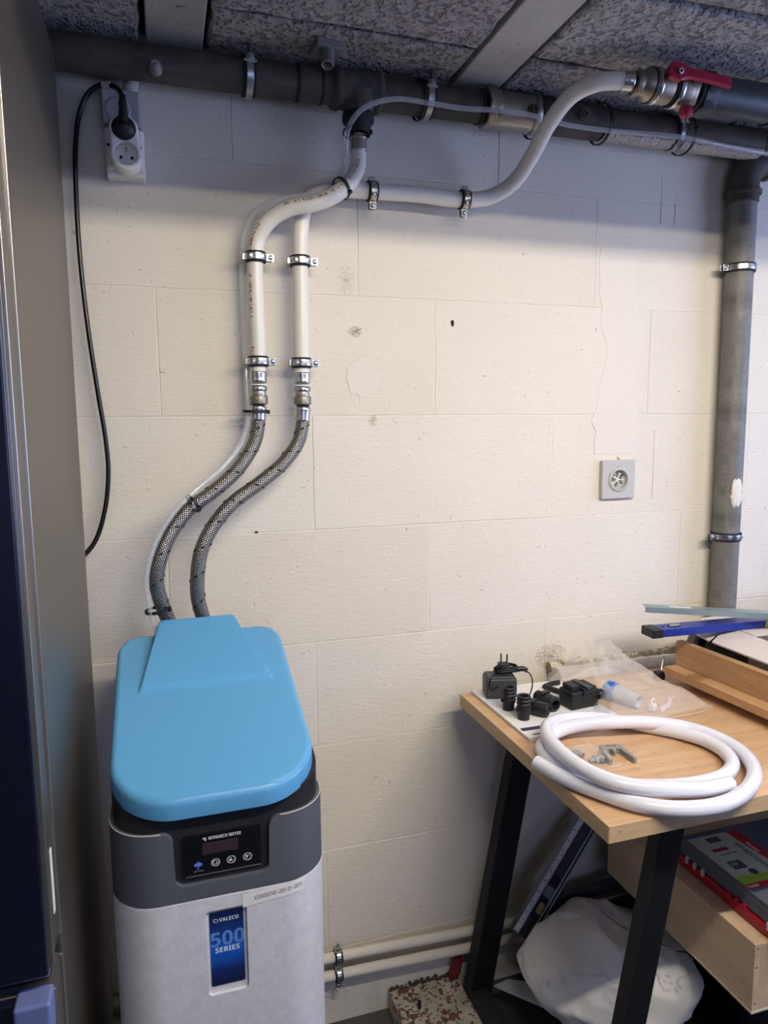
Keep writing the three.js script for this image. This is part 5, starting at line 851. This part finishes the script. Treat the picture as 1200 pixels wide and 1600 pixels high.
{ // assortment box: red tray, clear lid, printed card under the lid
  const t = thing('assortment_box', 'flat red fixings box with clear lid on the wooden crate', 'box'), X0 = 0.99, X1 = 1.30, Z0 = 0.25, Z1 = 0.535, Y = 0.4052, xm = (X0 + X1) / 2, zm = (Z0 + Z1) / 2;
  part('tray', rbox(X1 - X0, 0.022, Z1 - Z0, 0.004, xm, Y + 0.011, zm), std({ color: 0xa81428, roughness: 0.4 }), t);
  part('lid', [rbox(X1 - X0 - 0.004, 0.03, Z1 - Z0 - 0.004, 0.006, xm, Y + 0.0375, zm), rbox(0.004, 0.01, Z1 - Z0 - 0.01, 0.0015, X0 + 0.004, Y + 0.055, zm)], std({ color: 0x5b626c, roughness: 0.25 }), t);
  for (const z of [0.29, 0.312, 0.334, 0.405, 0.423, 0.441, 0.495, 0.512]) part('lid_rib', rbox(0.006, 0.015, 0.006, 0.0015, X0 - 0.001, Y + 0.024, z), z < 0.36 || z > 0.47 ? std({ color: 0xbfc2c8, roughness: 0.3 }) : redPaint, t);
  part('latch', rbox(0.012, 0.012, 0.014, 0.003, X0 + 0.002, Y + 0.03, 0.526), greyPl, t);
  const ct = canvasTex(1024, 1280, (c, w, h) => {
    c.fillStyle = '#b9bda6'; c.fillRect(0, 0, w, h); c.fillStyle = '#b8141e'; c.beginPath(); c.moveTo(800, 0); c.lineTo(w, 0); c.lineTo(w, h); c.lineTo(930, h); c.closePath(); c.fill(); c.fillStyle = '#9dbb3c'; c.beginPath(); c.moveTo(0, 1010); c.quadraticCurveTo(400, 960, 930, 1120); c.lineTo(930, 1200); c.lineTo(0, 1200); c.fill();
    c.fillStyle = '#c01822'; c.fillRect(0, 1180, 940, 100); c.fillStyle = '#f2f2f2'; c.font = 'bold 76px sans-serif'; c.fillText('Testé', 60, 1258);
    c.save(); c.translate(690, 300); c.rotate(Math.PI / 2); c.fillStyle = '#1c1c1c'; c.font = 'bold 120px sans-serif'; c.fillText('RED-BOX DUOPOWER', 0, 0, 850); c.restore();
    c.save(); c.translate(880, 330); c.rotate(Math.PI / 2); c.fillStyle = '#f4f0ee'; c.font = 'bold 84px sans-serif'; c.fillText('fischer', 0, 0, 330); c.restore();
    c.fillStyle = '#4e4a48'; c.fillRect(330, 60, 250, 130); c.fillStyle = '#8e2a2a'; c.fillRect(210, 330, 300, 80); c.fillStyle = '#6f6a66'; c.fillRect(250, 480, 330, 26); c.fillStyle = '#4a4a52'; c.fillRect(200, 660, 240, 200); c.fillStyle = '#8a8b90'; c.fillRect(230, 700, 120, 70); c.fillStyle = '#3a3a40'; c.beginPath(); c.arc(430, 960, 70, 0, 6.3); c.fill();
  });
  part('printed_card', new THREE.PlaneGeometry(0.13, 0.165).rotateX(-Math.PI / 2).translate(1.063, Y + 0.0529, 0.3535), phys({ map: ct, roughness: 0.35, clearcoat: 0.5 }), t, { label: 'printed card reading RED-BOX DUOPOWER' });
}
solo('flexible_duct', 'grey flexible duct curving down behind the fixings box', 'duct', tube([[1.17, 0.62, 0.12], [1.21, 0.57, 0.2], [1.26, 0.52, 0.22], [1.36, 0.49, 0.22], [1.6, 0.46, 0.2]], 0.032, 60, 20), std({ color: 0x77757d, roughness: 0.55 }));
solo('support_block', 'dark block under the grey duct', 'block', rbox(0.3, 0.05, 0.12, 0.004, 1.55, 0.43, 0.2), darkGrey);
// long aluminium level with a scale, leaning behind the back leg
{
  const t = thing('scale_level', 'long grey aluminium level with white scale leaning under the table', 'spirit level'), a = V(0.69, 0.215, 0.11), b = V(0.98, 0.505, 0.03), d = b.clone().sub(a), len = d.length();
  const zA = d.normalize(), xA = V(0.78, -0.55, 0.15).sub(zA.clone().multiplyScalar(zA.dot(V(0.78, -0.55, 0.15)))).normalize(), yA = zA.clone().cross(xA), M = new THREE.Matrix4().makeBasis(xA, zA.clone(), xA.clone().cross(zA)).setPosition(a), m = (g) => { g.applyMatrix4(M); return g; };
  part('body', m(rbox(0.036, len, 0.02, 0.001, 0.027, len / 2, 0)), std({ color: 0x33363e, metalness: 0.4, roughness: 0.45 }), t);
  part('flange', [m(rbox(0.003, len, 0.024, 0.0008, 0.0355, len / 2, 0.002)), m(rbox(0.003, len, 0.024, 0.0008, 0.0455, len / 2, 0))], aluGrey, t);
  const sc = canvasTex(64, 1024, (c, w, h) => { c.fillStyle = '#c9c4c6'; c.fillRect(0, 0, w, h); c.fillStyle = '#3a3a40'; for (let i = 0; i < 64; i++) c.fillRect(i % 5 ? 44 : 24, i * 16, 40, 3); for (let i = 0; i < 16; i++) { c.fillRect(12, i * 64 + 20, 14, 8); } });
  const s = part('scale', m(rbox(0.0145, len, 0.018, 0.0008, 0.002, len / 2, 0.002)), aluGrey, t); part('scale_marks', m(new THREE.PlaneGeometry(0.0138, len - 0.01).translate(0.002, len / 2, 0.0113)), std({ map: sc, roughness: 0.6 }), s);
  const v = part('vial_window', m(rbox(0.026, 0.05, 0.003, 0.001, 0.0245, 0.07, 0.0095)), hole, t); part('vial', m(rbox(0.014, 0.024, 0.003, 0.001, 0.0245, 0.07, 0.0108)), std({ color: 0x8f7f55, roughness: 0.35 }), v);
  part('vial_window', m(rbox(0.022, 0.022, 0.003, 0.001, 0.0245, 0.135, 0.0095)), hole, t); part('maker_plate', m(rbox(0.024, 0.024, 0.002, 0.001, 0.0245, 0.109, 0.0098)), std({ color: 0x6c6f76, roughness: 0.5 }), t);
}
{
  const t = thing('dark_frame', 'dark grey plastic frame lying against the wall behind the white sack', 'frame'), M = std({ color: 0x3a3a40, roughness: 0.55 }), z = 0.06;
  const bar = (n, x0, y0, x1, y1, w) => part(n, spun(rbox(Math.hypot(x1 - x0, y1 - y0), w, 0.02, 0.003), (x0 + x1) / 2, (y0 + y1) / 2, z, 0, 0, Math.atan2(y1 - y0, x1 - x0)), M, t);
  bar('rail', 0.79, 0.215, 1.10, 0.235, 0.024); bar('rail', 0.87, 0.165, 1.10, 0.185, 0.014); bar('rail', 0.80, 0.205, 0.93, 0.13, 0.016); bar('foot', 0.86, 0.006, 0.84, 0.2, 0.02); bar('foot', 1.07, 0.006, 1.07, 0.225, 0.02);
}
// crumpled white sack on a flat dark prop
{
  const E = [[0.835, 0.15, 0.205, 0.195, 0.105, 0.13, 3], [0.95, 0.13, 0.27, 0.14, 0.1, 0.115, 2.6], [0.745, 0.13, 0.195, 0.105, 0.09, 0.105, 2.4], [0.822, 0.215, 0.13, 0.07, 0.055, 0.06, 2], [1.06, 0.135, 0.275, 0.065, 0.04, 0.06, 2]], c = V(0.86, 0.11, 0.22), FLOOR = 0.0635;
  const N = 150, Mh = 100, pos = [], idx = [];
  const inside = (x, y, z) => { for (const [a, b, e, ra, rb, re, q] of E) if (Math.abs((x - a) / ra) ** q + Math.abs((y - b) / rb) ** q + Math.abs((z - e) / re) ** q < 1) return true; return false; };
  const rad = (d) => { let r = 0; for (let t = 0.3; t > 0; t -= 0.01) if (inside(c.x + d.x * t, c.y + d.y * t, c.z + d.z * t)) { r = t; break; } let lo = r, hi = r + 0.01; for (let k = 0; k < 9; k++) { const m = (lo + hi) / 2; if (inside(c.x + d.x * m, c.y + d.y * m, c.z + d.z * m)) lo = m; else hi = m; } return lo; };
  const dirOf = (i, j) => { const a = i / N * 6.2832, b = j / Mh * Math.PI; return V(Math.sin(b) * Math.cos(a), Math.cos(b), Math.sin(b) * Math.sin(a)); };
  const R = []; for (let j = 0; j <= Mh; j++) for (let i = 0; i <= N; i++) R.push(rad(dirOf(i, j)));
  { // flat facets of the stiff cloth: cut the bulk by many planes, then soften
    const pl = []; for (let k = 0; k < 46; k++) { const y = 1 - 2 * (k + 0.5) / 46, a = k * 2.39996 + rr(-0.25, 0.25), q = Math.sqrt(1 - y * y), n = V(q * Math.cos(a), y, q * Math.sin(a)); pl.push([n, rad(n) * rr(0.89, 1.0)]); }
    for (let j = 0; j <= Mh; j++) for (let i = 0; i <= N; i++) { const d = dirOf(i, j), k = j * (N + 1) + i; for (const [n, o] of pl) { const m = d.dot(n); if (m > 0.05) R[k] = Math.max(0.72 * R[k], Math.min(R[k], o / m)); } }
  }
  const at = (i, j) => R[clamp(j, 0, Mh) * (N + 1) + ((i % N) + N) % N];
  const fold = (p) => { const u = p.x * 9 + 7, v = p.y * 9 + p.z * 7 + 9; let r = 0; for (const [f, a, s] of [[0.9, 1, 3], [2.1, 0.5, 8], [5, 0.16, 12]]) r += a * (1 - 2 * Math.abs(noise(u * f + 0.9 * noise(v, u, 64, 64, s), v * f * 0.8, 64, 64, s + 2) - 0.5)); return r / 1.66 - 0.6; };
  const soft = (i, j) => { let q = 0; for (let a = -1; a <= 1; a++) for (let b = -1; b <= 1; b++) q += at(i + a, j + b); return q / 9; };
  const place = (d, r) => { const p = d.clone().multiplyScalar(r).add(c); p.add(d.clone().multiplyScalar(fold(p) * 0.03 + 0.004)); p.y = Math.max(p.y, FLOOR); return p; };
  for (let j = 0; j <= Mh; j++) for (let i = 0; i <= N; i++) pos.push(...place(dirOf(i, j), soft(i, j)).toArray());
  for (let j = 0; j < Mh; j++) for (let i = 0; i < N; i++) { const a = j * (N + 1) + i; idx.push(a, a + 1, a + N + 1, a + 1, a + N + 2, a + N + 1); }
  const g = new THREE.BufferGeometry(); g.setAttribute('position', new THREE.Float32BufferAttribute(pos, 3)); g.setIndex(idx); g.computeVertexNormals();
  const t = thing('white_sack', 'crumpled white woven sack with dark stitching on the floor under the table', 'sack'); part('sack_cloth', metric(g), cloth, t);
  const on = (p, lift) => { const d = V(...p).sub(c).normalize(), b = Math.acos(clamp(d.y, -1, 1)) / Math.PI * Mh, a = ((Math.atan2(d.z, d.x) + 6.2832) % 6.2832) / 6.2832 * N, i = Math.floor(a), j = Math.floor(b), r = lerp(lerp(soft(i, j), soft(i + 1, j), a - i), lerp(soft(i, j + 1), soft(i + 1, j + 1), a - i), b - j); return place(d, r).add(d.clone().multiplyScalar(lift)).toArray(); };
  const mix3 = (a, b, u) => [lerp(a[0], b[0], u), lerp(a[1], b[1], u), lerp(a[2], b[2], u)];
  const st = (a, b, n) => { const q = []; for (let i = 0; i < n; i++) q.push(cyl(on(mix3(a, b, i / n), 0.001), on(mix3(a, b, (i + 0.62) / n), 0.001), 0.0011, 0.0011, 5)); return q; };
  part('stitching', [st([0.87, 0.25, 0.17], [0.965, 0.22, 0.27], 44), st([0.96, 0.2, 0.27], [1.06, 0.17, 0.27], 34)], rubber, t, { kind: 'stuff' });
  part('hem', tube([on([1.085, 0.14, 0.28], 0.002), on([1.05, 0.125, 0.33], 0.003), on([1.01, 0.11, 0.37], 0.003), on([0.97, 0.09, 0.39], 0.003)], 0.003, 40, 8), cloth, t);
}
{
  const q = [[0.662, 0.08], [0.70, 0.074], [0.98, 0.22], [0.95, 0.33], [0.80, 0.235]];
  solo('shadow_prop', 'added flat dark prop filling the shadow under the white sack', 'box', rbox(0.25, 0.056, 0.2, 0.004, 0.90, 0.0285, 0.215), std({ color: 0x1b1b20, roughness: 0.7 }));  // added support, coloured dark to stand for the shadowed void under the sheet
  solo('paper_sheet', 'stiff pale sheet sticking out under the white sack beside the back leg', 'sheet', new THREE.ExtrudeGeometry(new THREE.Shape(q.map(([x, z]) => new THREE.Vector2(x, -z))), { depth: 0.004, bevelEnabled: true, bevelSize: 0.0008, bevelThickness: 0.0008, bevelSegments: 1 }).rotateX(-Math.PI / 2).translate(0, 0.0578, 0), std({ color: 0xc9c7c6, roughness: 0.8 }));
}
solo('red_net', 'scrap of red plastic net on the plinth beside the table leg', 'net', (() => { const g = new THREE.SphereGeometry(1, 20, 16), p = g.attributes.position; for (let i = 0; i < p.count; i++) { const k = 0.75 + 0.5 * noise(p.getX(i) * 4 + 9, p.getY(i) * 4 + p.getZ(i) * 3 + 9, 64, 64, 3); p.setXYZ(i, p.getX(i) * 0.014 * k, p.getY(i) * 0.03 * k, p.getZ(i) * 0.012 * k); } g.computeVertexNormals(); return spun(g, 0.5935, 0.079, 0.022, 0, 0, -0.35); })(), std({ color: 0xb02840, roughness: 0.7, bumpMap: braidBump, bumpScale: 0.002 }));
settle();
renderer.render(scene, camera);
